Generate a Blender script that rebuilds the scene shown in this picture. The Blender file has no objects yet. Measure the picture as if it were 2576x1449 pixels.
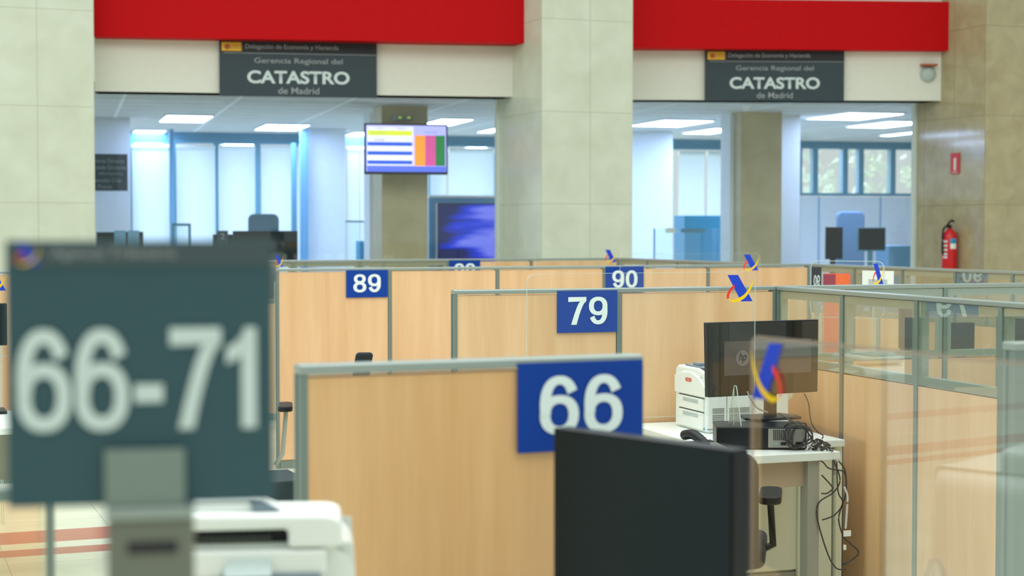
import bpy, bmesh, math, random
from mathutils import Vector, Matrix
random.seed(4)
S = bpy.context.scene
COL = S.collection
PI = math.pi
R = math.radians

# ---------------------------------------------------------------- camera
W, H, F = 2576.0, 1449.0, 4200.0
HC = 1.64                      # eye height
PITCH = math.atan((724.5 - 572.0) / F)
cam_d = bpy.data.cameras.new('camera')
cam = bpy.data.objects.new('camera', cam_d); COL.objects.link(cam)
cam.location = (0, 0, HC); cam.rotation_euler = (PI/2 - PITCH, 0, 0)
cam_d.sensor_width = 36.0; cam_d.lens = 36.0 * F / W
cam_d.clip_end = 300; cam_d.clip_start = 0.05
cam_d.dof.use_dof = True; cam_d.dof.focus_distance = 7.3
cam_d.dof.aperture_fstop = (cam_d.lens / 1000.0) / 0.0185
S.camera = cam

# ---------------------------------------------------------------- light and exposure
S.view_settings.view_transform = 'Standard'
S.view_settings.look = 'None'
S.view_settings.exposure = 0.0
S.view_settings.gamma = 1.0
S.view_settings.use_curve_mapping = False
world = bpy.data.worlds.new('world'); S.world = world
world.use_nodes = True
bg = world.node_tree.nodes['Background']
bg.inputs['Color'].default_value = (0.93, 1.0, 0.95, 1)
bg.inputs['Strength'].default_value = 0.72

def area(name, loc, rot, sx, sy, power, col):
    d = bpy.data.lights.new(name, 'AREA'); d.shape = 'RECTANGLE'; d.size = sx; d.size_y = sy
    d.energy = power; d.color = col
    o = bpy.data.objects.new(name, d); COL.objects.link(o)
    o.location = loc; o.rotation_euler = rot
    return o
# skylight over the hall, daylight behind the office windows
area('hall_skylight', (0, 5.6, 7.0), (R(-1), 0, 0), 12, 12, 1120, (0.93, 1.0, 1.0))
area('office_daylight', (-2.2, 36.0, 3.4), (R(-90), 0, R(15)), 30, 10, 3700, (0.84, 0.95, 1.0))

# ---------------------------------------------------------------- pixel to place
FW = Vector((0, math.cos(PITCH), -math.sin(PITCH))); UP = Vector((0, math.sin(PITCH), math.cos(PITCH)))
C0 = Vector((0, 0, HC))
def ray(px, py): return FW + Vector(((px - W/2)/F, 0, 0)) + UP * ((H/2 - py)/F)
def atY(px, py, Y):
    d = ray(px, py); return C0 + d * (Y / d.y)
def atZ(px, py, z):
    d = ray(px, py); return C0 + d * ((z - HC) / d.z)
def onplane(px, py, p, ang, off=0.0):
    """vertical plane through p (x, y) running along ang; returns (s along it, z)"""
    u = Vector((math.cos(ang), math.sin(ang), 0)); n = Vector((-math.sin(ang), math.cos(ang), 0))
    q = Vector((p[0], p[1], 0)) + n * off
    d = ray(px, py); t = (q - C0).dot(n) / d.dot(n); h = C0 + d * t
    return (h - q).dot(u), h.z

# ---------------------------------------------------------------- materials
def lin(c):
    c = c / 255.0
    return c / 12.92 if c <= 0.04045 else ((c + 0.055) / 1.055) ** 2.4
def rgb(*c): return (lin(c[0]), lin(c[1]), lin(c[2]), 1)
def base(name):
    m = bpy.data.materials.new(name); m.use_nodes = True
    return m, m.node_tree, m.node_tree.nodes['Principled BSDF']
def plain(name, c, rough=0.5, metal=0.0, var=0.04, spec=0.5):
    m, t, b = base(name)
    b.inputs['Roughness'].default_value = rough; b.inputs['Metallic'].default_value = metal
    b.inputs['Specular IOR Level'].default_value = spec
    tc = t.nodes.new('ShaderNodeTexCoord'); n = t.nodes.new('ShaderNodeTexNoise'); n.inputs['Scale'].default_value = 14
    r = t.nodes.new('ShaderNodeMixRGB'); k = rgb(*c)
    r.inputs[1].default_value = tuple(v * (1 - var) for v in k[:3]) + (1,)
    r.inputs[2].default_value = tuple(min(1, v * (1 + var)) for v in k[:3]) + (1,)
    t.links.new(tc.outputs['Object'], n.inputs['Vector']); t.links.new(n.outputs['Fac'], r.inputs[0])
    t.links.new(r.outputs[0], b.inputs['Base Color'])
    return m
def wood(name, a, bcol):
    m, t, b = base(name); b.inputs['Roughness'].default_value = 0.42
    tc = t.nodes.new('ShaderNodeTexCoord'); mp = t.nodes.new('ShaderNodeMapping')
    oi = t.nodes.new('ShaderNodeObjectInfo')
    mp.inputs['Scale'].default_value = (9, 9, 0.7)
    t.links.new(tc.outputs['Object'], mp.inputs['Vector'])
    mul = t.nodes.new('ShaderNodeMath'); mul.operation = 'MULTIPLY'; mul.inputs[1].default_value = 40
    t.links.new(oi.outputs['Random'], mul.inputs[0]); t.links.new(mul.outputs[0], mp.inputs['Location'])
    n = t.nodes.new('ShaderNodeTexNoise'); n.inputs['Scale'].default_value = 1.0; n.inputs['Detail'].default_value = 6
    n.inputs['Distortion'].default_value = 0.4
    t.links.new(mp.outputs[0], n.inputs['Vector'])
    m2 = t.nodes.new('ShaderNodeMapping'); m2.inputs['Scale'].default_value = (220, 220, 5)
    n2 = t.nodes.new('ShaderNodeTexNoise'); n2.inputs['Scale'].default_value = 1.0; n2.inputs['Detail'].default_value = 2
    t.links.new(tc.outputs['Object'], m2.inputs['Vector']); t.links.new(m2.outputs[0], n2.inputs['Vector'])
    ad = t.nodes.new('ShaderNodeMath'); ad.operation = 'MULTIPLY_ADD'; ad.inputs[1].default_value = 0.35
    t.links.new(n2.outputs['Fac'], ad.inputs[0]); t.links.new(n.outputs['Fac'], ad.inputs[2])
    r = t.nodes.new('ShaderNodeValToRGB')
    r.color_ramp.elements[0].position = 0.45; r.color_ramp.elements[0].color = rgb(*a)
    r.color_ramp.elements[1].position = 0.88; r.color_ramp.elements[1].color = rgb(*bcol)
    t.links.new(ad.outputs[0], r.inputs[0]); t.links.new(r.outputs[0], b.inputs['Base Color'])
    return m
def slabs(name, a, bcol, line, bw, bh, mortar, rough, ax='xz', nscale=3.0):
    m, t, b = base(name); b.inputs['Roughness'].default_value = rough
    tc = t.nodes.new('ShaderNodeTexCoord'); sp = t.nodes.new('ShaderNodeSeparateXYZ'); cb = t.nodes.new('ShaderNodeCombineXYZ')
    t.links.new(tc.outputs['Object'], sp.inputs[0])
    if ax == 'xz':
        ad = t.nodes.new('ShaderNodeMath'); ad.operation = 'ADD'
        t.links.new(sp.outputs['X'], ad.inputs[0]); t.links.new(sp.outputs['Y'], ad.inputs[1])
        t.links.new(ad.outputs[0], cb.inputs['X']); t.links.new(sp.outputs['Z'], cb.inputs['Y'])
    else:
        t.links.new(sp.outputs['X'], cb.inputs['X']); t.links.new(sp.outputs['Y'], cb.inputs['Y'])
    n = t.nodes.new('ShaderNodeTexNoise'); n.inputs['Scale'].default_value = nscale; n.inputs['Detail'].default_value = 8
    n.inputs['Distortion'].default_value = 0.6
    t.links.new(tc.outputs['Object'], n.inputs['Vector'])
    r = t.nodes.new('ShaderNodeValToRGB')
    r.color_ramp.elements[0].position = 0.3; r.color_ramp.elements[0].color = rgb(*a)
    r.color_ramp.elements[1].position = 0.7; r.color_ramp.elements[1].color = rgb(*bcol)
    t.links.new(n.outputs['Fac'], r.inputs[0])
    bk = t.nodes.new('ShaderNodeTexBrick'); bk.offset = 0; bk.inputs['Scale'].default_value = 1
    bk.inputs['Mortar Size'].default_value = mortar; bk.inputs['Mortar Smooth'].default_value = 0.1
    bk.inputs['Brick Width'].default_value = bw; bk.inputs['Row Height'].default_value = bh
    bk.inputs['Mortar'].default_value = rgb(*line)
    t.links.new(cb.outputs[0], bk.inputs['Vector'])
    t.links.new(r.outputs[0], bk.inputs['Color1']); t.links.new(r.outputs[0], bk.inputs['Color2'])
    t.links.new(bk.outputs['Color'], b.inputs['Base Color'])
    return m, t, b, bk, sp
def emit(name, c, s):
    m, t, b = base(name)
    b.inputs['Base Color'].default_value = rgb(*c)
    b.inputs['Emission Color'].default_value = rgb(*c); b.inputs['Emission Strength'].default_value = s
    b.inputs['Roughness'].default_value = 0.3
    return m
def glass(name, tint=(0.93, 0.97, 0.95), ior=1.5, extra=0.0):
    m = bpy.data.materials.new(name); m.use_nodes = True; t = m.node_tree
    t.nodes.clear()
    o = t.nodes.new('ShaderNodeOutputMaterial'); mx = t.nodes.new('ShaderNodeMixShader')
    tr = t.nodes.new('ShaderNodeBsdfTransparent'); tr.inputs[0].default_value = tint + (1,)
    gl = t.nodes.new('ShaderNodeBsdfGlossy'); gl.inputs['Roughness'].default_value = 0.01
    gl.inputs['Color'].default_value = (0.95, 1, 0.98, 1)
    f0 = 2*((ior-1)/(ior+1))**2 + extra
    lw = t.nodes.new('ShaderNodeLayerWeight'); lw.inputs['Blend'].default_value = 0.5
    pw = t.nodes.new('ShaderNodeMath'); pw.operation = 'POWER'; pw.inputs[1].default_value = 4.2
    t.links.new(lw.outputs['Facing'], pw.inputs[0])
    ad = t.nodes.new('ShaderNodeMath'); ad.operation = 'MULTIPLY_ADD'; ad.inputs[1].default_value = 1-f0; ad.inputs[2].default_value = f0
    t.links.new(pw.outputs[0], ad.inputs[0])
    t.links.new(ad.outputs[0], mx.inputs[0]); t.links.new(tr.outputs[0], mx.inputs[1]); t.links.new(gl.outputs[0], mx.inputs[2])
    t.links.new(mx.outputs[0], o.inputs['Surface'])
    return m

M = {}
M['beech'] = wood('beech_laminate', (214, 172, 124), (230, 194, 151))
M['beech2'] = wood('beech_laminate_deep', (214, 164, 106), (230, 186, 132))
M['alu'] = plain('satin_aluminium', (158, 170, 164), 0.32, 0.55)
M['alu_dark'] = plain('grey_frame', (122, 138, 131), 0.4, 0.35)
M['alu_pale'] = plain('pale_grey_frame', (160, 170, 158), 0.45, 0.1)
M['gap'] = plain('dark_seam', (48, 52, 48), 0.7)
M['glass'] = glass('partition_glass', (0.86, 0.91, 0.86), 1.5, 0.13)
M['acrylic'] = glass('clear_acrylic', (0.97, 0.985, 0.975), 1.3, 0.0)
M['acrylic_near'] = glass('clear_acrylic_near', (0.96, 0.94, 0.92), 1.5, 0.12)
M['office_glass'] = glass('office_glass', (0.93, 0.97, 0.99), 1.4, 0.0)
M['acr_edge'] = plain('acrylic_edge', (205, 222, 215), 0.2); M['acr_edge'].node_tree.nodes['Principled BSDF'].inputs['Alpha'].default_value = 0.65
M['acr_edge_warm'] = plain('acrylic_edge_warm', (168, 150, 132), 0.3); M['acr_edge_warm'].node_tree.nodes['Principled BSDF'].inputs['Alpha'].default_value = 0.4
M['sign_blue'] = plain('sign_blue', (10, 62, 152), 0.5, spec=0.2)
M['digit_white'] = plain('digit_white', (226, 240, 238), 0.5)
M['slate'] = plain('slate_sign', (62, 74, 80), 0.5, spec=0.2)
M['slate_near'] = plain('slate_sign_near', (60, 88, 96), 0.6, spec=0.2)
M['slate_dark'] = plain('slate_header', (50, 50, 54), 0.5, spec=0.2)
M['digit_grey'] = plain('digit_pale', (206, 222, 220), 0.5)
M['digit_dim'] = plain('text_dim', (150, 158, 160), 0.5)
M['red'] = plain('red_panel', (196, 6, 14), 0.6, spec=0.12)
M['cream'] = plain('cream_band', (226, 228, 214), 0.6)
M['white_wall'] = plain('white_wall', (226, 232, 236), 0.7)
M['white'] = plain('white_plastic', (232, 238, 232), 0.35)
M['white_warm'] = plain('beige_plastic', (222, 224, 202), 0.45)
M['grey_plastic'] = plain('grey_plastic', (176, 190, 186), 0.45)
M['mid_grey'] = plain('mid_grey', (112, 120, 112), 0.5)
M['kiosk_grey'] = plain('post_grey', (122, 138, 130), 0.5)
M['kiosk_brown'] = plain('post_lower_grey', (112, 116, 104), 0.5)
M['panel_slate'] = plain('control_panel_grey', (120, 136, 148), 0.35)
M['desk'] = plain('desk_top_white', (222, 230, 224), 0.4)
M['leg_grey'] = plain('desk_leg_grey', (150, 150, 138), 0.5)
M['black'] = plain('black_plastic', (18, 22, 24), 0.4, spec=0.3)
M['black_soft'] = plain('black_fabric', (30, 36, 40), 0.85)
M['screen'] = plain('dark_screen', (8, 26, 30), 0.38, spec=0.25)  # black screen; a soft teal reflection is put into the base colour
M['screen_gloss'] = plain('glossy_screen', (26, 22, 18), 0.06, spec=0.9)
M['screen_patch'] = plain('screen_patch_pale', (92, 84, 80), 0.3)
M['patch_mark'] = plain('patch_ring', (122, 116, 112), 0.4)
M['maroon'] = plain('maroon_mark', (62, 28, 26), 0.4)
M['teal_black'] = plain('teal_black', (10, 38, 44), 0.6)
M['cable'] = plain('black_cable', (44, 40, 38), 0.5)
M['cable_white'] = plain('white_cable', (205, 210, 205), 0.5)
M['logo_blue'] = plain('emblem_blue', (6, 62, 205), 0.5)
M['logo_yellow'] = plain('emblem_yellow', (252, 208, 10), 0.5)
M['logo_red'] = plain('emblem_red', (238, 48, 32), 0.5)
M['ext_red'] = plain('extinguisher_red', (205, 20, 30), 0.3)
M['oki_red'] = plain('badge_red', (210, 90, 74), 0.4)
M['orange'] = plain('orange_print', (238, 106, 46), 0.5)
M['purple'] = plain('purple_print', (150, 50, 70), 0.5)
M['blue_chair'] = plain('blue_grey_fabric', (104, 138, 164), 0.8)
M['teal'] = plain('teal_panel', (20, 150, 190), 0.5)
M['office_blue'] = plain('blue_grey_metal', (110, 165, 200), 0.5)
M['mullion'] = plain('mullion_blue', (88, 146, 168), 0.5)
M['dark_navy'] = plain('dark_navy', (14, 30, 48), 0.4)
M['leaf'] = plain('leaf_overexposed', (240, 248, 232), 0.8, var=0.1)  # daylight glare put into the leaf colour as near white
M['bark'] = plain('bark', (96, 84, 70), 0.9)
M['emblem_gold'] = plain('emblem_gold', (226, 178, 20), 0.5)
M['emblem_rust'] = plain('emblem_rust', (170, 84, 40), 0.5)
M['lamp'] = emit('ceiling_lamp', (182, 205, 255), 27)
M['office_ceiling'], *_ = slabs('ceiling_tiles', (196, 196, 190), (208, 208, 202), (238, 240, 240), 1.2, 0.6, 0.02, 0.8, 'xy')
M['stone'], *_ = slabs('stone_slabs', (208, 214, 192), (222, 228, 208), (188, 192, 170), 0.54, 0.94, 0.004, 0.3)
M['stone_shaded'], *_ = slabs('stone_slabs_shaded', (168, 156, 120), (186, 174, 138), (152, 140, 108), 0.54, 0.94, 0.004, 0.08, 'xz', 5.0)  # right pillar: its weaker light is put into a darker base colour
M['stone_tan'], *_ = slabs('stone_tan', (178, 164, 122), (196, 182, 142), (162, 148, 110), 4, 4, 0.002, 0.5)
# translucent blind
def blind_mat():
    m, t, b = base('blind_fabric'); b.inputs['Base Color'].default_value = (0.85, 0.88, 0.9, 1); b.inputs['Roughness'].default_value = 0.9
    tl = t.nodes.new('ShaderNodeBsdfTranslucent'); tl.inputs[0].default_value = (0.82, 0.87, 0.88, 1)
    mx = t.nodes.new('ShaderNodeMixShader'); mx.inputs[0].default_value = 0.62
    t.links.new(b.outputs[0], mx.inputs[1]); t.links.new(tl.outputs[0], mx.inputs[2])
    t.links.new(mx.outputs[0], t.nodes['Material Output'].inputs['Surface'])
    return m
M['blind'] = blind_mat()
# kiosk screen picture: blue with pale streaks
def streak_mat():
    m, t, b = base('blue_screen_picture')
    tc = t.nodes.new('ShaderNodeTexCoord'); mp = t.nodes.new('ShaderNodeMapping'); mp.inputs['Scale'].default_value = (1.0, 1, 6)
    n = t.nodes.new('ShaderNodeTexNoise'); n.inputs['Scale'].default_value = 1.0; n.inputs['Detail'].default_value = 2
    r = t.nodes.new('ShaderNodeValToRGB')
    r.color_ramp.elements[0].position = 0.36; r.color_ramp.elements[0].color = rgb(6, 22, 90)
    r.color_ramp.elements[1].position = 0.66; r.color_ramp.elements[1].color = rgb(120, 130, 250)
    e = r.color_ramp.elements.new(0.52); e.color = rgb(0, 50, 220)
    t.links.new(tc.outputs['Object'], mp.inputs[0]); t.links.new(mp.outputs[0], n.inputs['Vector'])
    sp = t.nodes.new('ShaderNodeSeparateXYZ'); t.links.new(tc.outputs['Object'], sp.inputs[0])
    ma = t.nodes.new('ShaderNodeMath'); ma.operation = 'MULTIPLY_ADD'; ma.inputs[1].default_value = 0.5; ma.inputs[2].default_value = -0.22
    t.links.new(sp.outputs['X'], ma.inputs[0])
    mb = t.nodes.new('ShaderNodeMath'); mb.operation = 'ADD'; t.links.new(ma.outputs[0], mb.inputs[0]); t.links.new(n.outputs['Fac'], mb.inputs[1])
    t.links.new(mb.outputs[0], r.inputs[0]); t.links.new(r.outputs[0], b.inputs['Emission Color'])
    b.inputs['Emission Strength'].default_value = 0.9; b.inputs['Base Color'].default_value = (0.01, 0.01, 0.02, 1)
    return m
M['streak'] = streak_mat()

# ---------------------------------------------------------------- object helpers
def tag(o, label=None, cat=None, group=None, kind=None):
    if label: o['label'] = label
    if cat: o['category'] = cat
    if group: o['group'] = group
    if kind: o['kind'] = kind
    return o
def thing(name, label, cat, loc=(0, 0, 0), rz=0.0, group=None):
    o = bpy.data.objects.new(name, None); COL.objects.link(o)
    o.location = loc; o.rotation_euler = (0, 0, rz); o.empty_display_size = 0.1
    return tag(o, label, cat, group)
def link(name, bm, mat, parent=None, bevel=0.0, seg=2, smooth=False, loc=None, rz=None):
    bmesh.ops.recalc_face_normals(bm, faces=bm.faces)
    me = bpy.data.meshes.new(name); bm.to_mesh(me); bm.free()
    me.materials.append(M[mat] if isinstance(mat, str) else mat)
    o = bpy.data.objects.new(name, me); COL.objects.link(o)
    if parent: o.parent = parent
    if loc is not None: o.location = loc
    if rz is not None: o.rotation_euler = (0, 0, rz)
    if smooth:
        for p in me.polygons: p.use_smooth = True
    if bevel:
        b = o.modifiers.new('bevel', 'BEVEL'); b.width = bevel; b.segments = seg; b.limit_method = 'ANGLE'
        b.angle_limit = R(35)
    return o
def NB(): return bmesh.new()
def box(bm, x0, x1, y0, y1, z0, z1):
    v = [bm.verts.new(p) for p in ((x0,y0,z0),(x1,y0,z0),(x1,y1,z0),(x0,y1,z0),(x0,y0,z1),(x1,y0,z1),(x1,y1,z1),(x0,y1,z1))]
    for f in ((0,1,2,3),(4,5,6,7),(0,1,5,4),(1,2,6,5),(2,3,7,6),(3,0,4,7)): bm.faces.new([v[i] for i in f])
    return bm
def B(*a): return box(NB(), *a)
def prism(bm, pts, y0, y1):
    """pts in x,z ; extruded along y"""
    a = [bm.verts.new((p[0], y0, p[1])) for p in pts]; b = [bm.verts.new((p[0], y1, p[1])) for p in pts]
    n = len(pts); bm.faces.new(a); bm.faces.new(b[::-1])
    for i in range(n): bm.faces.new((a[i], a[(i+1) % n], b[(i+1) % n], b[i]))
    return bm
def xprism(bm, pts, x0, x1):
    a = [bm.verts.new((x0, p[0], p[1])) for p in pts]; b = [bm.verts.new((x1, p[0], p[1])) for p in pts]
    n = len(pts); bm.faces.new(a); bm.faces.new(b[::-1])
    for i in range(n): bm.faces.new((a[i], a[(i+1) % n], b[(i+1) % n], b[i]))
    return bm
def zprism(bm, pts, z0, z1):
    a = [bm.verts.new((p[0], p[1], z0)) for p in pts]; b = [bm.verts.new((p[0], p[1], z1)) for p in pts]
    n = len(pts); bm.faces.new(a); bm.faces.new(b[::-1])
    for i in range(n): bm.faces.new((a[i], a[(i+1) % n], b[(i+1) % n], b[i]))
    return bm
def rrect(x0, x1, z0, z1, r, corners=(1, 1, 1, 1), n=6):
    """corners: bl, br, tr, tl"""
    out = []
    for k, (cx, cz, a0) in enumerate(((x0+r, z0+r, PI), (x1-r, z0+r, 1.5*PI), (x1-r, z1-r, 0), (x0+r, z1-r, PI/2))):
        if corners[k]:
            for i in range(n+1):
                a = a0 + PI/2*i/n; out.append((cx + r*math.cos(a), cz + r*math.sin(a)))
        else:
            out.append(((x0, x1, x1, x0)[k], (z0, z0, z1, z1)[k]))
    return out
def disc(cx, cz, r, n=28): return [(cx + r*math.cos(2*PI*i/n), cz + r*math.sin(2*PI*i/n)) for i in range(n)]
def lathe(bm, prof, cx=0, cy=0, n=24):
    rings = [[bm.verts.new((cx + r*math.cos(2*PI*i/n), cy + r*math.sin(2*PI*i/n), z)) for i in range(n)] for r, z in prof]
    for a, b in zip(rings, rings[1:]):
        for i in range(n): bm.faces.new((a[i], a[(i+1) % n], b[(i+1) % n], b[i]))
    bm.faces.new(rings[0][::-1]); bm.faces.new(rings[-1])
    return bm
def smoothpts(pts, n=6):
    P = [Vector(p) for p in pts]; out = []
    for i in range(len(P)-1):
        p0 = P[max(i-1, 0)]; p1 = P[i]; p2 = P[i+1]; p3 = P[min(i+2, len(P)-1)]
        for k in range(n):
            t = k/n
            out.append(0.5*((2*p1) + (p2-p0)*t + (2*p0-5*p1+4*p2-p3)*t*t + (-p0+3*p1-3*p2+p3)*t**3))
    out.append(P[-1]); return out
def tube(bm, pts, r, n=8):
    rings = []; P = [Vector(p) for p in pts]
    for i, p in enumerate(P):
        d = (P[min(i+1, len(P)-1)] - P[max(i-1, 0)])
        if d.length < 1e-9: d = Vector((0, 0, 1))
        d.normalize(); a = d.cross(Vector((0, 0, 1)))
        if a.length < 0.05: a = d.cross(Vector((1, 0, 0)))
        a.normalize(); b = d.cross(a)
        rings.append([bm.verts.new(p + a*r*math.cos(2*PI*k/n) + b*r*math.sin(2*PI*k/n)) for k in range(n)])
    for a, b in zip(rings, rings[1:]):
        for i in range(n): bm.faces.new((a[i], a[(i+1) % n], b[(i+1) % n], b[i]))
    bm.faces.new(rings[0][::-1]); bm.faces.new(rings[-1])
    return bm
def text(name, s, mat, parent, cx, z0, h, w=None, y=-0.002, bold=0.0, mirror=False, left=None, right=None, depth=0.0008):
    cu = bpy.data.curves.new('t', 'FONT'); cu.body = s; cu.size = 1; cu.offset = bold; cu.resolution_u = 6
    ob = bpy.data.objects.new('t', cu); COL.objects.link(ob)
    bpy.context.view_layer.update()
    dg = bpy.context.evaluated_depsgraph_get()
    me = bpy.data.meshes.new_from_object(ob.evaluated_get(dg), depsgraph=dg)
    bpy.data.objects.remove(ob); bpy.data.curves.remove(cu)
    xs = [v.co.x for v in me.vertices]; ys = [v.co.y for v in me.vertices]
    x0, x1, y0, y1 = min(xs), max(xs), min(ys), max(ys)
    sy = h/(y1-y0); sx = (w/(x1-x0)) if w else sy
    ox = cx - sx*(x1-x0)/2
    if left is not None: ox = left
    if right is not None: ox = right - sx*(x1-x0)
    for v in me.vertices:
        X = ox + (v.co.x-x0)*sx
        if mirror: X = 2*cx - X
        v.co = Vector((X, 0, z0 + (v.co.y-y0)*sy))
    me.materials.clear(); me.materials.append(M[mat])
    o = bpy.data.objects.new(name, me); COL.objects.link(o); o.parent = parent; o.location = (0, y, 0)
    return o
def numerals(name, s, mat, parent, cx, z0, h, w, y=-0.002, mirror=False, sp=0.10):
    """bold grotesque numerals built from ring bands and polygons; each string is one part"""
    adv = {'1': 0.50, '-': 0.42}
    tot = sum(adv.get(c, 0.70) for c in s) + sp*(len(s)-1)
    k = w/tot; x = 0.0; bm = NB()
    def P(px, pz):
        X = cx - w/2 + (x+px)*k
        if mirror: X = 2*cx - X
        return (X, lay[0], z0 + pz*h)
    lay = [0.0]
    def band(c, ro, ri, a0, a1, n=40, flip=None):
        vo, vi = [], []
        for i in range(n+1):
            a = R(a0 + (a1-a0)*i/n); ca, sa = math.cos(a), math.sin(a)
            # slightly squared ellipse
            f = lambda v: math.copysign(abs(v)**0.88, v)
            o_ = (c[0]+ro[0]*f(ca), c[1]+ro[1]*f(sa)); q_i = (c[0]+ri[0]*f(ca), c[1]+ri[1]*f(sa))
            if flip: o_ = (0.70-o_[0], 1-o_[1]); q_i = (0.70-q_i[0], 1-q_i[1])
            vo.append(bm.verts.new(P(*o_))); vi.append(bm.verts.new(P(*q_i)))
        for i in range(n): bm.faces.new((vo[i], vo[i+1], vi[i+1], vi[i]))
    def poly(pts): bm.faces.new([bm.verts.new(P(*p)) for p in pts])
    for c in s:
        if c == '0': band((0.35, 0.5), (0.35, 0.5), (0.155, 0.355), 0, 360, 56)
        elif c in '69':
            f_ = c == '9'
            band((0.35, 0.335), (0.35, 0.335), (0.165, 0.195), 0, 360, 48, f_); lay[0] = -0.0006
            band((0.35, 0.5), (0.35, 0.5), (0.16, 0.355), 28, 200, 30, f_); lay[0] = 0.0
        elif c == '8':
            band((0.35, 0.285), (0.35, 0.285), (0.165, 0.15), 0, 360, 48); lay[0] = -0.0006
            band((0.35, 0.745), (0.32, 0.255), (0.14, 0.125), 0, 360, 48); lay[0] = 0.0
        elif c == '7':
            n = 10; L_, R_ = [], []
            for i in range(n+1):
                t = i/n; zc = 0.85*(1-t); L_.append((0.47-0.34*t**0.75 ,  zc)); R_.append((0.70-0.365*t**0.62, zc*1.0))
            poly([(0.02, 1), (0.70, 1), (0.70, 0.845), (0.02, 0.825)])
            for i in range(n): poly([L_[i], R_[i], R_[i+1], L_[i+1]])
        elif c == '1':
            poly([(0.22, 0), (0.42, 0), (0.42, 1.0), (0.26, 1.0), (0.22, 0.92)])
            poly([(0.26, 1.0), (0.22, 0.92), (0.13, 0.84), (0.02, 0.80), (0.02, 0.635), (0.13, 0.67), (0.22, 0.73)][::-1])
        elif c == '-': poly([(0.02, 0.27), (0.40, 0.27), (0.40, 0.45), (0.02, 0.45)])
        x += adv.get(c, 0.70) + sp
    o = link(name, bm, mat, parent); o.location = (0, y, 0); return o
def emblem(parent, x0, x1, z0, z1, y, mirror=False):
    """blue slanted bar with a red and a yellow arc"""
    w = x1-x0; h = z1-z0
    def T(p):
        X = p[0]
        if mirror: X = 1-X
        return (x0 + X*w, z0 + p[1]*h)
    def sm(pts):
        return [(v.x, v.y) for v in smoothpts([(p[0], p[1], 0) for p in pts], 5)]
    yel = sm([(.05, .13), (.16, .03), (.35, 0), (.67, .15), (.90, .50), (.98, .86)]) + sm([(.98, .86), (.84, .54), (.63, .27), (.36, .115), (.19, .09), (.05, .13)])[1:-1]
    red = sm([(.28, .64), (.12, .50), (.01, .27), (.02, .12)]) + sm([(.09, .14), (.11, .30), (.20, .44), (.30, .53)])
    link('blue_bar', prism(NB(), [T(p) for p in ((0.04, 1), (0.42, 1), (0.96, 0.02), (0.54, 0.02))], y-0.001, y), 'logo_blue', parent)
    def flat(nm, pts, mt):
        bm = NB(); n = len(pts)//2
        o_, i_ = pts[:n], pts[n:][::-1]
        m_ = min(len(o_), len(i_))
        A_ = [bm.verts.new((T(p)[0], y-0.0025, T(p)[1])) for p in o_[:m_]]; B_ = [bm.verts.new((T(p)[0], y-0.0025, T(p)[1])) for p in i_[:m_]]
        for i in range(m_-1): bm.faces.new((A_[i], A_[i+1], B_[i+1], B_[i]))
        link(nm, bm, mt, parent)
    flat('yellow_arc', yel, 'logo_yellow'); flat('red_arc', red, 'logo_red')

ZT = HC - 0.278                # top of every low partition
ZG = HC - 0.640                # bottom of the glass strip
TH = 0.05

def dirv(a): return Vector((math.cos(a), math.sin(a), 0))

def partition(label, p0, ang, bays, group=None, glassy=False, ends=(True, True), panel='beech', post_w=0.024, z_glass=ZG, cap='alu', name='partition'):
    """bays: list of (s0, s1, glass?) along the run, front face is local y = 0"""
    t = thing(name, label, 'partition', (p0[0], p0[1], 0), ang, group)
    s_min = bays[0][0]; s_max = bays[-1][1]
    pw = post_w
    edges = [bays[0][0]] + [b[1] for b in bays]
    for b in bays:
        a0, a1, g = b
        a0 += pw/2; a1 -= pw/2
        if g:
            link('panel', B(a0+.003, a1-.003, 0.006, TH-0.006, 0.06, z_glass-0.006), panel, t)
            fr = NB(); fw = 0.035
            box(fr, a0, a1, 0.008, TH-0.008, z_glass, z_glass+fw); box(fr, a0, a1, 0.008, TH-0.008, ZT-0.022-fw, ZT-0.022)
            box(fr, a0, a0+fw*0.7, 0.009, TH-0.009, z_glass+fw, ZT-0.022-fw); box(fr, a1-fw*0.7, a1, 0.009, TH-0.009, z_glass+fw, ZT-0.022-fw)
            f = link('glazing_frame', fr, 'alu_pale', t)
            pn = NB(); vs = [pn.verts.new(p) for p in ((a0+.001, .005, z_glass+.001), (a1-.001, .005, z_glass+.001), (a1-.001, .005, ZT-.023), (a0+.001, .005, ZT-.023))]
            pn.faces.new(vs); link('pane', pn, 'glass', f)
        else:
            link('panel', B(a0+.003, a1-.003, 0.004, TH-0.004, 0.06, ZT-0.026), panel, t)
    for i, e in enumerate(edges):
        x0, x1 = e-pw/2, e+pw/2
        if i == 0: x0, x1 = e, e+pw/2+.004
        if i == len(edges)-1: x0, x1 = e-pw/2-.004, e
        bm = NB(); box(bm, x0, x1, 0.0, 0.017, 0.0, ZT-0.02); box(bm, x0, x1, TH-0.017, TH, 0.0, ZT-0.02); box(bm, x0+.003, x1-.003, 0.017, TH-0.017, 0.0, ZT-0.021)
        link('post', bm, 'alu_dark', t)
    link('top_rail', B(s_min, s_max, -0.002, TH+0.002, ZT-0.02, ZT), cap, t, 0.004)
    link('bottom_rail', B(s_min+.02, s_max-.02, 0.004, TH-0.004, 0.0, 0.055), 'alu_dark', t)
    return t

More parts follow.
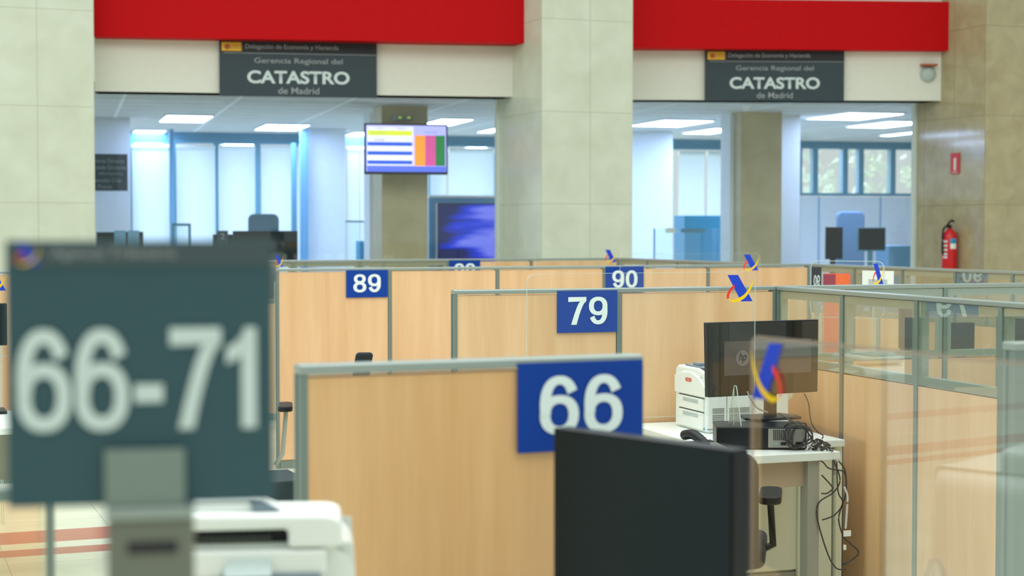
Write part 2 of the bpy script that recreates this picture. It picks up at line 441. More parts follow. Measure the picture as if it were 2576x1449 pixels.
def numsign(s, label, p0, ang, px0, px1, ytop, ybot, off=-0.006, digit_w=0.72):
    s0, zt = onplane(px0, ytop, p0, ang, off); s1, _ = onplane(px1, ytop, p0, ang, off)
    _, zb = onplane(px0, ybot, p0, ang, off)
    q = Vector((p0[0], p0[1], 0)) + dirv(ang)*((s0+s1)/2) + dirv(ang+PI/2)*off
    w = s1-s0; h = zt-zb
    t = thing('number_sign', label, 'sign', (q.x, q.y, zb), ang)
    link('plate', B(-w/2, w/2, 0, 0.004, 0, h), 'sign_blue', t)
    numerals('digits', s, 'digit_white', t, 0.0, h*0.19, h*0.66, w*digit_w*0.92)
    return t

# ================================================================ STRUCTURE
A21 = R(21)
# floor with red stripes
def v_of(px, py):
    p = atZ(px, py, 0); return -p.x*math.sin(A21) + p.y*math.cos(A21)
fm, ft, fb, fbk, fsp = slabs('marble_floor', (212, 214, 190), (230, 232, 210), (168, 168, 146), 0.6, 0.6, 0.0022, 0.16, 'xy', 2.0)
def stripe(lo, hi):
    a = ft.nodes.new('ShaderNodeMath'); a.operation = 'GREATER_THAN'; a.inputs[1].default_value = lo
    b = ft.nodes.new('ShaderNodeMath'); b.operation = 'LESS_THAN'; b.inputs[1].default_value = hi
    c = ft.nodes.new('ShaderNodeMath'); c.operation = 'MULTIPLY'
    ft.links.new(fsp.outputs['Y'], a.inputs[0]); ft.links.new(fsp.outputs['Y'], b.inputs[0])
    ft.links.new(a.outputs[0], c.inputs[0]); ft.links.new(b.outputs[0], c.inputs[1]); return c
sts = [stripe(v_of(131, 1363), v_of(131, 1333)), stripe(v_of(131, 1395), v_of(131, 1378)), stripe(v_of(715, 1213), v_of(715, 1191)), stripe(2.0, 2.3)]
acc = sts[0]
for q in sts[1:]:
    m_ = ft.nodes.new('ShaderNodeMath'); m_.operation = 'MAXIMUM'
    ft.links.new(acc.outputs[0], m_.inputs[0]); ft.links.new(q.outputs[0], m_.inputs[1]); acc = m_
mixs = ft.nodes.new('ShaderNodeMixRGB'); ns = ft.nodes.new('ShaderNodeTexNoise'); ns.inputs['Scale'].default_value = 4
rs = ft.nodes.new('ShaderNodeValToRGB'); rs.color_ramp.elements[0].color = rgb(176, 92, 74); rs.color_ramp.elements[1].color = rgb(196, 122, 100)
ft.links.new(ns.outputs['Fac'], rs.inputs[0]); ft.links.new(acc.outputs[0], mixs.inputs[0])
ft.links.new(fbk.outputs['Color'], mixs.inputs[1]); ft.links.new(rs.outputs[0], mixs.inputs[2]); ft.links.new(mixs.outputs[0], fb.inputs['Base Color'])
M['floor'] = fm
tag(link('floor', B(-14, 22, -8, 34, -0.1, 0), 'floor', None, rz=A21), kind='structure')

# ---- the stone front of the offices: pillars stand on the hall grid, the beams between run flatter
YM = 17.0
ZB = HC + (572-109)*17.36/F      # underside of red beam
ZW = HC + (572-244)*17.70/F      # underside of cream band
HT = 5.2
def vdir(a): return Vector((-math.sin(a), math.cos(a), 0))
def xy(px, Y):
    p = atY(px, 572, Y); return Vector((p.x, p.y, 0))
pm0 = xy(1362, YM)               # front-left corner of middle pillar
s_, _ = onplane(1591, 400, pm0, A21)
mp = tag(link('wall_pillar_middle', B(0, s_, 0, 1.22, 0, HT), 'stone', None, loc=pm0, rz=A21), kind='structure')
pr0 = xy(2475, 17.58)
tag(link('wall_pillar_right', B(0, 3.2, 0, 1.22, 0, HT), 'stone_shaded', None, loc=pr0, rz=A21), kind='structure')
pl1 = xy(240, 16.45)
tag(link('wall_pillar_left', B(-4.2, 0, 0, 1.22, 0, HT), 'stone', None, loc=pl1, rz=A21), kind='structure')
def atz_on(px, py, z):
    p = atZ(px, py, z); return Vector((p.x, p.y, 0))
def beam(name, a, b, z0, z1, th, mat, bevel=0.0, over=0.0):
    d = b-a; ang = math.atan2(d.y, d.x); L = d.length
    return tag(link(name, B(-over, L+over, 0, th, z0, z1), mat, None, bevel, loc=(a.x, a.y, 0), rz=ang), kind='structure'), ang, L
# red beams
b1a = atz_on(236, 92, ZB); b1b = atz_on(1327, 109, ZB)
b2a = atz_on(1585, 120.5, ZB); b2b = atz_on(2422, 128, ZB)
ztop = HC + (572+1)*17.9/F
beam('trim_1', b1a, b1b, ZB, ztop, 0.30, 'red')
beam('trim_2', b2a, b2b, ZB, ztop, 0.30, 'red')
# cream bands
w1a = atz_on(238, 229.5, ZW); w1b = atz_on(1297.5, 244, ZW)
w2a = atz_on(1585, 251, ZW); w2b = atz_on(2369, 253.6, ZW)
_, wa1, wl1 = beam('wall_band_left', w1a, w1b, ZW, HT, 0.35, 'cream')
_, wa2, wl2 = beam('wall_band_right', w2a, w2b, ZW, HT, 0.35, 'cream')
# office ceiling, walls, back
AI = R(15)
ORG = Vector((0, 25.6, 0))
def to_office(v):
    r = v - ORG; return (r.dot(dirv(AI)), r.dot(vdir(AI)))
ce = [to_office(w1a + vdir(wa1)*0.02 - dirv(wa1)*3), to_office(w1b + vdir(wa1)*0.02), to_office(w2a + vdir(wa2)*0.02), to_office(w2b + dirv(wa2)*6 + vdir(wa2)*0.02), (13, 1.2), (-13, 1.2)]
tag(link('ceiling', zprism(NB(), ce, 0, 0.1), 'office_ceiling', None, loc=(0, 25.6, ZW), rz=AI), kind='structure')
tag(link('wall_office_left', B(-9.6, -9.5, -7.8, 0, 0, ZW), 'white_wall', None, loc=ORG, rz=AI), kind='structure')
tag(link('wall_office_right', B(9.6, 9.7, -9, 0, 0, ZW), 'white_wall', None, loc=ORG, rz=AI), kind='structure')

def S_(px, py=500): return onplane(px, py, ORG, AI)
def zB(px, py): return onplane(px, py, ORG, AI)[1]
# back wall: header, sill wall, right solid lower part
tag(link('wall_back_header', B(-9.6, 9.7, 0, 0.15, zB(400, 352), ZW), 'mullion', None, loc=ORG, rz=AI), kind='structure')
tag(link('wall_back_sill', B(-9.6, S_(1960)[0], 0, 0.15, 0, 0.35), 'white_wall', None, loc=ORG, rz=AI), kind='structure')
tag(link('wall_back_right', B(S_(1960)[0], 9.7, 0, 0.15, 0, zB(2150, 495)), 'white_wall', None, loc=ORG, rz=AI), kind='structure')
for i, (x0, x1, kd) in enumerate(((236, 330, 0), (330, 436, 0), (436, 545, 0), (545, 648, 0), (648, 742, 0), (742, 860, 0), (860, 1085, 0), (1085, 1250, 0), (1250, 1600, 0), (1600, 1850, 0), (1850, 2010, 0),
                     (2010, 2050, 1), (2050, 2125, 1), (2125, 2165, 1), (2165, 2245, 1), (2245, 2310, 1))):
    s0, s1 = S_(x0)[0], S_(x1)[0]
    z0 = 0.35 if not kd else zB(2150, 493); z1 = zB(400, 352)
    if kd: z1 = zB(2150, 358)
    fr = NB(); fw = 0.045
    box(fr, s0, s0+fw, -0.02, 0.1, z0, z1); box(fr, s1-fw, s1, -0.02, 0.1, z0, z1); box(fr, s0+fw, s1-fw, -0.02, 0.1, z0, z0+fw); box(fr, s0+fw, s1-fw, -0.02, 0.1, z1-fw, z1)
    w = tag(link('window_%d' % (i+1), fr, 'mullion', None, loc=ORG, rz=AI), kind='structure')
    g = NB(); vs = [g.verts.new(p) for p in ((s0+fw, 0.05, z0+fw), (s1-fw, 0.05, z0+fw), (s1-fw, 0.05, z1-fw), (s0+fw, 0.05, z1-fw))]; g.faces.new(vs)
    link('window_glass', g, 'office_glass', w)

bl = [(332, 428, 'pale roller blind lowered beside the wall sign in the left office'),
      (443, 540, 'pale roller blind behind the empty picture frame in the left office'),
      (548, 640, 'pale roller blind to the left of the blue-grey office chair'),
      (655, 738, 'pale roller blind directly above the blue-grey office chair in left office'),
      (744, 800, 'narrow pale roller blind beside the teal upright in the left office'),
      (872, 900, 'narrow pale roller blind just right of the white office column'),
      (903, 935, 'narrow pale roller blind next to the grey side of the tan column'),
      (1078, 1118, 'narrow pale roller blind just right of the hanging display screen'),
      (1124, 1236, 'wide pale roller blind above the blue lit screen'),
      (1700, 1765, 'pale roller blind above left half of the teal cabinet'),
      (1772, 1836, 'pale roller blind above right half of the teal cabinet'),
      (1240, 1330, 'pale roller blind beyond the left edge of the middle stone pillar')]
for x0, x1, lab in bl:
    s0, s1 = S_(x0)[0], S_(x1)[0]
    c = (s0+s1)/2; p = ORG + dirv(AI)*c - vdir(AI)*0.12; w = (s1-s0)/2
    t = thing('roller_blind', lab, 'blind', (p.x, p.y, 0.4), AI, 'roller blinds on the office windows')
    zt = zB(400, 376)-0.4
    link('fabric', B(-w, w, 0, 0.004, 0.0, zt), 'blind', t)
    link('roller', tube(NB(), [(-w, 0.0, zt+.03), (w, 0.0, zt+.03)], 0.035), 'white', t)
    link('bottom_bar', B(-w, w, -0.006, 0.01, -0.02, 0.0), 'white', t)

# office columns (structure)
def column(name, px0, px1, Y, depth, mat, ang=AI, z1=ZW):
    p = xy(px0, Y); s, _ = onplane(px1, 500, p, ang)
    return tag(link(name, B(0, s, 0, depth, 0, z1), mat, None, loc=p, rz=ang), kind='structure')
column('wall_column_white', 775, 870, 23.4, 0.5, 'white_wall')
column('wall_column_grey', 930, 962, 20.2, 0.4, 'white_wall')
column('wall_column_tan', 961, 1076, 19.0, 0.55, 'stone_tan')
column('wall_office_panel', 1575, 1692, 24.0, 0.1, 'white_wall')
column('wall_column_white_right', 1836, 1863, 20.2, 0.3, 'white_wall')
column('wall_column_tan_right', 1863, 1966, 20.0, 0.55, 'stone_tan')
column('wall_column_white_wide', 1966, 2012, 20.6, 0.5, 'white_wall')
column('wall_office_return', 225, 329, 21.0, 0.1, 'white_wall')
# jambs of the openings, and glass of the office front
for nm, p, px in (('trim_3', pm0, 1), ('trim_4', pr0, 1)):
    q = p + vdir(A21)*1.22
    tag(link(nm, B(-0.03, 0.03, 0, 0.06, 0, ZW), 'cream', None, loc=q, rz=A21), kind='structure')
def glassfront(nm, a, b):
    d = b-a; ang = math.atan2(d.y, d.x); L = d.length
    g = NB(); vs = [g.verts.new(p) for p in ((0, 0, 0), (L, 0, 0), (L, 0, ZW), (0, 0, ZW))]; g.faces.new(vs)
    tag(link(nm, g, 'office_glass', None, loc=(a.x, a.y, 0), rz=ang), kind='structure')
glassfront('window_17', pm0 + dirv(A21)*s_ + vdir(A21)*0.9, pr0 + vdir(A21)*1.18)
glassfront('window_18', pl1 + vdir(A21)*1.15, pm0 + vdir(A21)*1.20)

# office ceiling lights
lights = [(398, 536, 288, 305), (326, 418, 326, 338), (328, 425, 348, 359), (642, 775, 311, 326), (556, 664, 354, 367), (255, 310, 338, 347),
          (868, 935, 329, 345), (1072, 1172, 295, 315), (1186, 1250, 359, 372), (1128, 1152, 346, 357), (1216, 1262, 321, 331),
          (1608, 1772, 299, 317), (1746, 1840, 321, 334), (1690, 1760, 360, 374), (1858, 1915, 301, 315), (2056, 2242, 282, 298), (2163, 2300, 303, 319), (2258, 2300, 327, 340), (1985, 2034, 358, 366)]  # panel between white and tan columns: a reflected light built as a lamp
where = ['over the sign on the left wall, largest at left', 'over the leftmost blinds, upper of two', 'over the leftmost blinds, lower of two', 'left of the white column, nearest', 'left of the white column, farther back',
         'seen right above the small wall sign', 'just left of the hanging screen', 'just right of the hanging screen', 'at the middle pillar, lowest', 'small one right of the hanging screen', 'half hidden by the middle pillar edge',
         'nearest in the right office', 'second in the right office, before the white column', 'farthest, over the teal cabinet', 'in place of a reflection between the white and tan columns', 'nearest over the green windows', 'second over the green windows', 'by the right jamb over the green windows', 'small one left over the green windows']
for (x0, x1, y0, y1), wh in zip(lights, where):
    zc = ZW - 0.001
    c = atZ((x0+x1)/2, (y0+y1)/2, zc); w = (x1-x0)*c.y/F/2*0.80
    w = min(w, 0.42)
    far = atZ((x0+x1)/2, y1, zc).y; near = atZ((x0+x1)/2, y0, zc).y; d = max(0.25, min(0.62, (far-near)/2))
    t = thing('ceiling_light', 'square white ceiling light panel ' + wh, 'ceiling light', (c.x, c.y, zc-0.012), R(16), 'lit panels in the office ceiling')
    link('diffuser', B(-w, w, -d, d, -0.004, 0.003), 'lamp', t)
    fr = NB(); e = 0.02
    box(fr, -w-e, -w, -d-e, d+e, -0.006, 0.012); box(fr, w, w+e, -d-e, d+e, -0.006, 0.012); box(fr, -w, w, -d-e, -d, -0.006, 0.012); box(fr, -w, w, d, d+e, -0.006, 0.012)
    link('frame', fr, 'white', t)

c = atZ(1877, 266, ZW)
t = thing('ceiling_sensor', 'small white sensor on the office ceiling below the right CATASTRO sign', 'sensor', (c.x, c.y, ZW-0.055), 0)
link('housing', lathe(NB(), [(0.02, 0), (0.035, 0.01), (0.035, 0.03), (0.045, 0.055)]), 'white', t, smooth=False)
# ================================================================ hanging signs on the band
def board(label, a, ang, px0, px1, ybot):
    off = -0.06
    s0, zb = onplane(px0, ybot, a, ang, off); s1, _ = onplane(px1, ybot, a, ang, off)
    w = s1-s0; q = a + dirv(ang)*((s0+s1)/2) + vdir(ang)*off; h = ZB + 0.06 - zb
    hv = ZB - zb
    t = thing('office_sign', label, 'sign', (q.x, q.y, zb), ang)
    link('panel', B(-w/2, w/2, 0, 0.04, 0, h), 'slate', t)
    link('header_strip', B(-w/2, w/2, -0.004, 0.0, hv*0.80, h), 'slate_dark', t)
    link('header_line', B(-w/2+.3*w*.1, w/2*0.99, -0.007, -0.004, hv*0.775, hv*0.785), 'digit_dim', t)
    e = link('emblem', B(-w*0.485, -w*0.36, -0.008, -0.004, hv*0.815, hv*0.97), 'emblem_gold', t)
    link('emblem_shield', prism(NB(), disc(-w*0.45, hv*0.89, hv*0.05), -0.011, -0.008), 'emblem_rust', e)
    text('emblem_lines', 'GOBIERNO\nDE ESPAÑA', 'emblem_rust', e, -w*0.395, hv*0.85, hv*0.08, y=-0.009)
    text('header_text', 'Delegación de Economía y Hacienda', 'digit_dim', t, 0, hv*0.84, hv*0.105, w*0.59, left=-w*0.335, y=-0.006)
    text('text_line', 'Gerencia Regional del', 'digit_dim', t, 0, hv*0.575, hv*0.125, w*0.56, bold=0.006)
    text('text_title', 'CATASTRO', 'digit_grey', t, 0, hv*0.235, hv*0.235, w*0.65, bold=0.03)
    text('text_line', 'de Madrid', 'digit_dim', t, 0, hv*0.05, hv*0.12, w*0.26, bold=0.01)
    return t
board('dark grey CATASTRO sign hung on the cream band under left red beam', w1a, wa1, 552, 948, 241)
board('dark grey CATASTRO sign hung on the cream band under right red beam', w2a, wa2, 1774, 2123, 253)
# round speaker on the right band
s, z = onplane(2333, 187, w2a, wa2)
q = w2a + dirv(wa2)*s - vdir(wa2)*0.0
t = thing('wall_speaker', 'round pale speaker on the cream band near right stone pillar', 'speaker', (q.x, q.y, z), wa2)
link('cone', lathe(NB(), [(0.085, 0), (0.085, 0.03), (0.06, 0.06), (0.02, 0.07)]), 'grey_plastic', t, smooth=False).rotation_euler = (R(90), 0, 0)
link('bracket', B(-0.085, 0.085, -0.10, 0.0, 0.085, 0.105), 'emblem_rust', t)

# small wall sign left
p = xy(222, 20.6); s1, _ = onplane(321, 430, p, AI); _, zt = onplane(250, 387, p, AI); _, zb = onplane(250, 480, p, AI)
t = thing('wall_sign', 'small dark green notice board on the white wall in the left office', 'sign', (p.x, p.y, zb), AI)
link('panel', B(0, s1, 0, 0.03, 0, zt-zb), 'slate', t)
hh = zt-zb
for k, tx in enumerate(('Cita Previa Directa', 'Llamada Gratuita', 'Información y', 'Atención Cita', 'Previa')):
    text('text_line', tx, 'digit_dim', t, 0, hh*(0.76-0.175*k), hh*0.105, right=s1*(0.92, 0.97, 0.88, 0.84, 0.60)[k], y=-0.003)

# ================================================================ TV on tan column
pTV = atY(917, 438, 18.55)
t = thing('hanging_display', 'flat display screen with queue table on the tan column', 'screen', (pTV.x, pTV.y, pTV.z), R(13))
TW = 0.94; THh = 0.565
link('housing', B(0, TW, 0, 0.06, 0, THh), 'black', t, 0.006)
sc = link('screen', B(0.02, TW-0.02, -0.004, 0, 0.03, THh-0.02), emit('tv_lilac', (176, 176, 250), 0.95), t)
M['tv_w'] = emit('tv_white', (226, 222, 255), 0.95); M['tv_b'] = emit('tv_blue', (20, 84, 205), 0.9); M['tv_y'] = emit('tv_yellow', (222, 226, 50), 0.9)
M['tv_o'] = emit('tv_orange', (250, 146, 40), 0.95); M['tv_p'] = emit('tv_pink', (200, 70, 140), 0.95); M['tv_g'] = emit('tv_green', (0, 112, 50), 0.95)
M['tv_n'] = emit('tv_base', (84, 104, 226), 0.9); M['tv_k'] = emit('tv_text', (120, 128, 190), 0.8); M['tv_gt'] = emit('tv_text_green', (150, 190, 110), 0.8)
def q_(nm, x0, x1, z0, z1, mt, d=-0.006): link(nm, B(x0*TW, x1*TW, d, d+0.002, z0*THh, z1*THh), mt, sc)
q_('white_table', 0.03, 0.585, 0.18, 0.94, 'tv_w'); q_('bottom_band', 0.03, 0.975, 0.05, 0.16, 'tv_n')
q_('yellow_row', 0.035, 0.57, 0.76, 0.86, 'tv_y', -0.008)
for z in (0.56, 0.38, 0.2): q_('blue_row', 0.035, 0.57, z, z+0.07, 'tv_b', -0.008)
q_('orange_tile', 0.60, 0.725, 0.17, 0.77, 'tv_o', -0.008); q_('pink_tile', 0.725, 0.85, 0.17, 0.77, 'tv_p', -0.008); q_('green_tile', 0.85, 0.965, 0.17, 0.77, 'tv_g', -0.008)
text('table_heading', 'Turno', 'tv_k', sc, 0.18*TW, 0.885*THh, 0.04*THh, y=-0.009)
text('table_heading', 'Puesto', 'tv_k', sc, 0.44*TW, 0.885*THh, 0.04*THh, y=-0.009)
text('ticket_text', 'GRF 0006', 'tv_gt', sc, 0.16*TW, 0.78*THh, 0.055*THh, y=-0.011); text('ticket_text', '6', 'tv_gt', sc, 0.46*TW, 0.78*THh, 0.055*THh, y=-0.011)
text('ticket_text', '0020082', 'tv_k', sc, 0.18*TW, 0.65*THh, 0.04*THh, y=-0.011)
text('corner_text', '12:00 02/08', 'tv_k', sc, 0.79*TW, 0.81*THh, 0.04*THh, y=-0.011)
link('mount', B(0.35, 0.6, 0.06, 0.36, 0.15, 0.4), 'black', t)
# emergency light box above the tv
p = atY(995, 302, 18.7)
t = thing('emergency_light', 'small emergency lamp box on the tan column above the hanging display', 'lamp', (p.x, p.y, p.z), R(13))
link('housing', B(0, 0.2, 0, 0.2, 0, 0.055), 'mid_grey', t, 0.004)
for k in (0.05, 0.15): link('lens', B(k-0.018, k+0.018, -0.004, 0, 0.015, 0.042), emit('lens', (190, 230, 90), 0.2) if k == 0.05 else bpy.data.materials['lens'], t)

# blue lit screen, in the left office
p = atY(1078, 655, 21.2); p = Vector((p.x, p.y, 0)); s1, _ = onplane(1250, 600, p, AI); _, zt = onplane(1100, 497, p, AI)
t = thing('office_divider', 'pale blue office divider behind the blue lit screen', 'partition', (p.x, p.y+0.1, 0), AI)
link('panel', B(0, s1+0.6, 0, 0.05, 0, zt), 'office_blue', t)
link('top_rail', B(0, s1+0.6, -0.005, 0.055, zt, zt+0.03), 'white', t)
p = atY(1101, 655, 20.9); s1, _ = onplane(1262, 600, (p.x, p.y), AI); _, zt = onplane(1101, 511, (p.x, p.y), AI)
t = thing('lit_screen', 'large blue glowing screen standing beside the middle stone pillar', 'screen', (p.x, p.y, 0), AI)
link('cabinet', B(0, s1, 0, 0.12, 0, zt), 'dark_navy', t)
link('picture', B(0.015, s1-0.015, -0.005, 0, 0.75, zt-0.015), 'streak', t)

# ================================================================ left office furniture (far)
def pbox(name, label, cat, px0, px1, py0, py1, Y, depth, mat, ang=AI, to_floor=False, bevel=0.006, group=None):
    p = atY(px0, py1, Y); s1, _ = onplane(px1, py1, (p.x, p.y), ang); _, zt = onplane(px0, py0, (p.x, p.y), ang)
    z0 = 0 if to_floor else p.z
    o = link(name, B(0, s1, 0, depth, 0, zt-z0), mat, None, bevel, loc=(p.x, p.y, z0), rz=ang)
    return tag(o, label, cat, group)
def monitor(label, px0, px1, py0, py1, Y, ang=AI, mat='dark_navy', desk=0.74, group=None, back=True):
    p = atY(px0, py1, Y); s1, _ = onplane(px1, py1, (p.x, p.y), ang); _, zt = onplane(px0, py0, (p.x, p.y), ang)
    h = zt-p.z; t = thing('monitor', label, 'monitor', (p.x, p.y, desk), ang, group); z0 = p.z-desk
    link('screen_housing', B(0, s1, 0, 0.03, z0, z0+h), mat, t, 0.004)
    link('screen_panel', B(0.012, s1-0.012, -0.002, 0.0, z0+0.015, z0+h-0.012), 'screen', t)
    link('stand', B(s1/2-0.03, s1/2+0.03, 0.03, 0.06, 0.01, z0+h*0.6), mat, t)
    link('foot', B(s1/2-0.11, s1/2+0.11, -0.06, 0.13, 0.0, 0.015), mat, t, 0.004)
    return t
def farchair(label, px0, px1, py0, Y, mat='blue_chair', ang=AI, group=None, zt=None, flip=False):
    p = atY((px0+px1)/2, py0, Y); w = (px1-px0)*Y/F; z = p.z
    t = thing('office_chair', label, 'chair', (p.x, p.y, 0), ang, group)
    link('backrest', prism(NB(), rrect(-w/2, w/2, 0.56, z, 0.07), 0.0, 0.06), mat, t, 0.02, 3)
    link('back_bar', B(-0.03, 0.03, 0.06, 0.085, 0.42, z-0.2), 'black', t)
    link('seat', zprism(NB(), rrect(-w/2*1.05, w/2*1.05, -0.5, 0.0, 0.08), 0.44, 0.52), mat, t, 0.02)
    link('gas_column', tube(NB(), [(0, -0.25, 0.1), (0, -0.25, 0.44)], 0.03), 'black', t)
    for k in range(5):
        a = 2*PI*k/5
        l = link('base_leg', tube(NB(), [(0, -0.25, 0.11), (0.3*math.cos(a), -0.25+0.3*math.sin(a), 0.07)], 0.02), 'black', t)
        link('caster', tube(NB(), [(0.3*math.cos(a)-.015, -0.25+0.3*math.sin(a), 0.03), (0.3*math.cos(a)+.015, -0.25+0.3*math.sin(a), 0.03)], 0.03, 12), 'black', l)
    return t
def table(label, a, ang, L, D, z=0.74, mat='desk', leg='leg_grey', th=0.03, rcorner=None, name='desk'):
    """a = front-left corner"""
    t = thing(name, label, 'desk', (a.x, a.y, 0), ang)
    link('top', zprism(NB(), rrect(0, L, 0, D, 0.05, rcorner) if rcorner else [(0, 0), (L, 0), (L, D), (0, D)], z-th, z), mat, t, 0.003)
    for x in (0.06, L-0.06):
        for y in (0.06, D-0.06):
            link('leg', B(x-0.025, x+0.025, y-0.025, y+0.025, 0, z-th), leg, t)
    link('apron', B(0.085, L-0.085, D-0.07, D-0.05, z-th-0.3, z-th), leg, t)
    return t
d0 = xy(225, 17.9)
table('pale office desk in the left office behind the grey 66-71 sign', d0, AI, 1.15, 0.75)
for a in ((243, 290, 584, 640, 18.3, 'small dark monitor on the left office desk beside the stone pillar'),
          (310, 361, 583, 640, 18.5, 'dark monitor on left office desk, second from the stone pillar'),
          (536, 600, 590, 650, 18.6, 'small dark monitor left of the wide dark one in left office'),
          (586, 749, 581, 668, 18.5, 'wide dark monitor in front of the blue-grey chair, left office')):
    monitor(a[5], a[0], a[1], a[2], a[3], a[4])
for k, (px, dg, lab) in enumerate(((302, '3', 'pale glass counter plate with digit 3 beside the stone pillar'), (336, '2', 'pale counter plate with digit 2 left of the picture frame'), (560, '2', 'dark counter plate with digit 2 left of the wide monitor'))):
    p = atY(px, 610, (18.05, 18.1, 18.45)[k])
    t = thing('counter_number', lab, 'sign', (p.x, p.y, 0.74), AI)
    hz = p.z-0.74
    link('plate', B(-0.06, 0.06, 0, 0.01, 0, hz+0.13), 'office_blue' if k < 2 else 'slate', t); link('foot', B(-0.07, 0.07, -0.05, 0.06, 0, 0.012), 'slate', t)
    text('digit', dg, 'digit_dim', t, 0, hz+0.03, 0.07, y=-0.003)
d1 = xy(510, 18.35)
table('second pale office desk in left office carrying the wide dark monitor', d1, AI, 1.6, 0.75)
farchair('blue-grey office chair with rounded back behind the wide dark monitor', 625, 702, 538, 20.0)
# picture frame
p = atY(432, 612, 19.4); wf = 48*19.4/F; hf = 50*19.4/F
t = thing('picture_frame', 'empty dark rectangular frame standing before the second blind', 'frame', (p.x, p.y, 0.0), AI)
fr = NB(); z0 = p.z
box(fr, 0, 0.03, 0, 0.03, 0, z0+hf); box(fr, wf-0.03, wf, 0, 0.03, 0, z0+hf); box(fr, 0.03, wf-0.03, 0, 0.03, z0+hf-0.03, z0+hf); box(fr, 0.03, wf-0.03, 0, 0.03, z0-0.1, z0-0.07)
link('frame', fr, 'mullion', t); link('pane', B(0.03, wf-0.03, 0.012, 0.016, z0-0.07, z0+hf-0.03), 'office_glass', t)
# uprights seen in front of the blinds
pbox('window_upright', 'pale blue upright post standing between the two leftmost roller blinds', 'post', 428, 440, 322, 640, 23.6, 0.1, 'office_blue', to_floor=True)
pbox('window_upright', 'dark teal upright post standing before the white column, left office', 'post', 735, 746, 360, 640, 23.4, 0.08, 'mullion', to_floor=True)
pbox('window_upright', 'broad pale blue upright beside the white column in the left office', 'post', 757, 776, 325, 640, 23.2, 0.1, 'office_blue', to_floor=True)
pbox('low_divider', 'low glazed divider with dark top edge beside the tan column', 'partition', 870, 932, 560, 660, 21.4, 0.04, 'office_glass', to_floor=True, bevel=0)
pbox('divider_rail', 'thin dark rail along the top of the low glazed divider', 'rail', 870, 932, 555, 559.5, 21.38, 0.05, 'mullion', bevel=0)
pbox('storage_box', 'teal storage box behind the low glazed divider by the tan column', 'box', 905, 930, 606, 640, 21.8, 0.3, 'teal', to_floor=True)

# ================================================================ right office furniture (far)
pbox('teal_cabinet', 'tall teal cabinet under the roller blinds in the right office', 'cabinet', 1722, 1835, 542, 664, 21.6, 0.4, 'teal', to_floor=True)
t = thing('glass_railing', 'low clear glass railing with a green and blue sticker, right office', 'railing', (0, 0, 0), 0)
pp = xy(1647, 20.4); t.location = pp; t.rotation_euler = (0, 0, AI)
s1, zt = onplane(1836, 575, pp, AI)
link('pane', B(0, s1, 0, 0.012, 0, zt), 'office_glass', t)
link('edge_post', B(-0.01, 0.005, -0.005, 0.02, 0, zt), 'office_blue', t)
_, zz = onplane(1700, 580, pp, AI); link('patch', B(0.14, 0.27, -0.004, -0.001, zz-0.03, zz+0.03), 'leaf', t); link('patch', B(0.34, 0.66, -0.004, -0.001, zz-0.025, zz+0.025), 'mullion', t)
farchair('blue office chair behind the dark computer in the right office', 2104, 2180, 532, 21.0)
monitor('narrow dark monitor turned sideways on right office desk', 2078, 2120, 571, 652, 19.4, mat='black')
monitor('wide teal-tinted monitor at right of the desk in right office', 2158, 2228, 572, 632, 19.8, mat='mullion')
table('blue-lit desk in the right office under the green windows', xy(2060, 19.3), AI, 0.78, 0.8, mat='office_blue', leg='mullion')
pbox('desk_pedestal', 'blue drawer pedestal at the right end of right office desk', 'cabinet', 2236, 2296, 618, 668, 20.0, 0.35, 'office_blue', to_floor=True)
pbox('desk_box', 'dark blue box between the two monitors in the right office', 'box', 2128, 2160, 596, 640, 21.6, 0.2, 'mullion', to_floor=True)
# wall panels joints under the windows
for px in (2060, 2215):
    p0_ = ORG + dirv(AI)*S_(px)[0] - vdir(AI)*0.004
    tag(link('trim_%d' % (5+(px > 2100)), B(-0.012, 0.012, 0, 0.004, 0, zB(2150, 495)), 'office_blue', None, loc=p0_, rz=AI), kind='structure')
# trees outside
for k, (px, Y, lab) in enumerate(((2055, 30, 'leafy green tree outside the right office, left window'), (2185, 31, 'leafy green tree outside the right office, middle window'), (2320, 32, 'leafy green tree outside the right office, right window'))):
    p = xy(px, Y)
    t = thing('tree', lab, 'tree', (p.x, p.y, 0), 0, 'trees outside the office')
    link('trunk', tube(NB(), [(0, 0, 0), (0.05, 0, 2.1)], 0.10), 'bark', t)
    bm = NB()
    rnd = random.Random(k)
    for i in range(60):
        a, b_, r_ = rnd.uniform(0, 2*PI), rnd.uniform(-1, 1), rnd.uniform(0.3, 1.0)**0.5
        c = Vector((0.42*r_*math.cos(a)*math.sqrt(1-b_*b_), 0.42*r_*math.sin(a)*math.sqrt(1-b_*b_), 2.7+0.9*b_*r_))
        d = Vector((rnd.uniform(-1, 1), rnd.uniform(-1, 1), rnd.uniform(-1, 1))).normalized(); e = d.orthogonal().normalized()*0.09; f_ = d*0.13
        bm.faces.new([bm.verts.new(c-f_), bm.verts.new(c+e), bm.verts.new(c+f_), bm.verts.new(c-e)])
    link('foliage', bm, 'leaf', t)

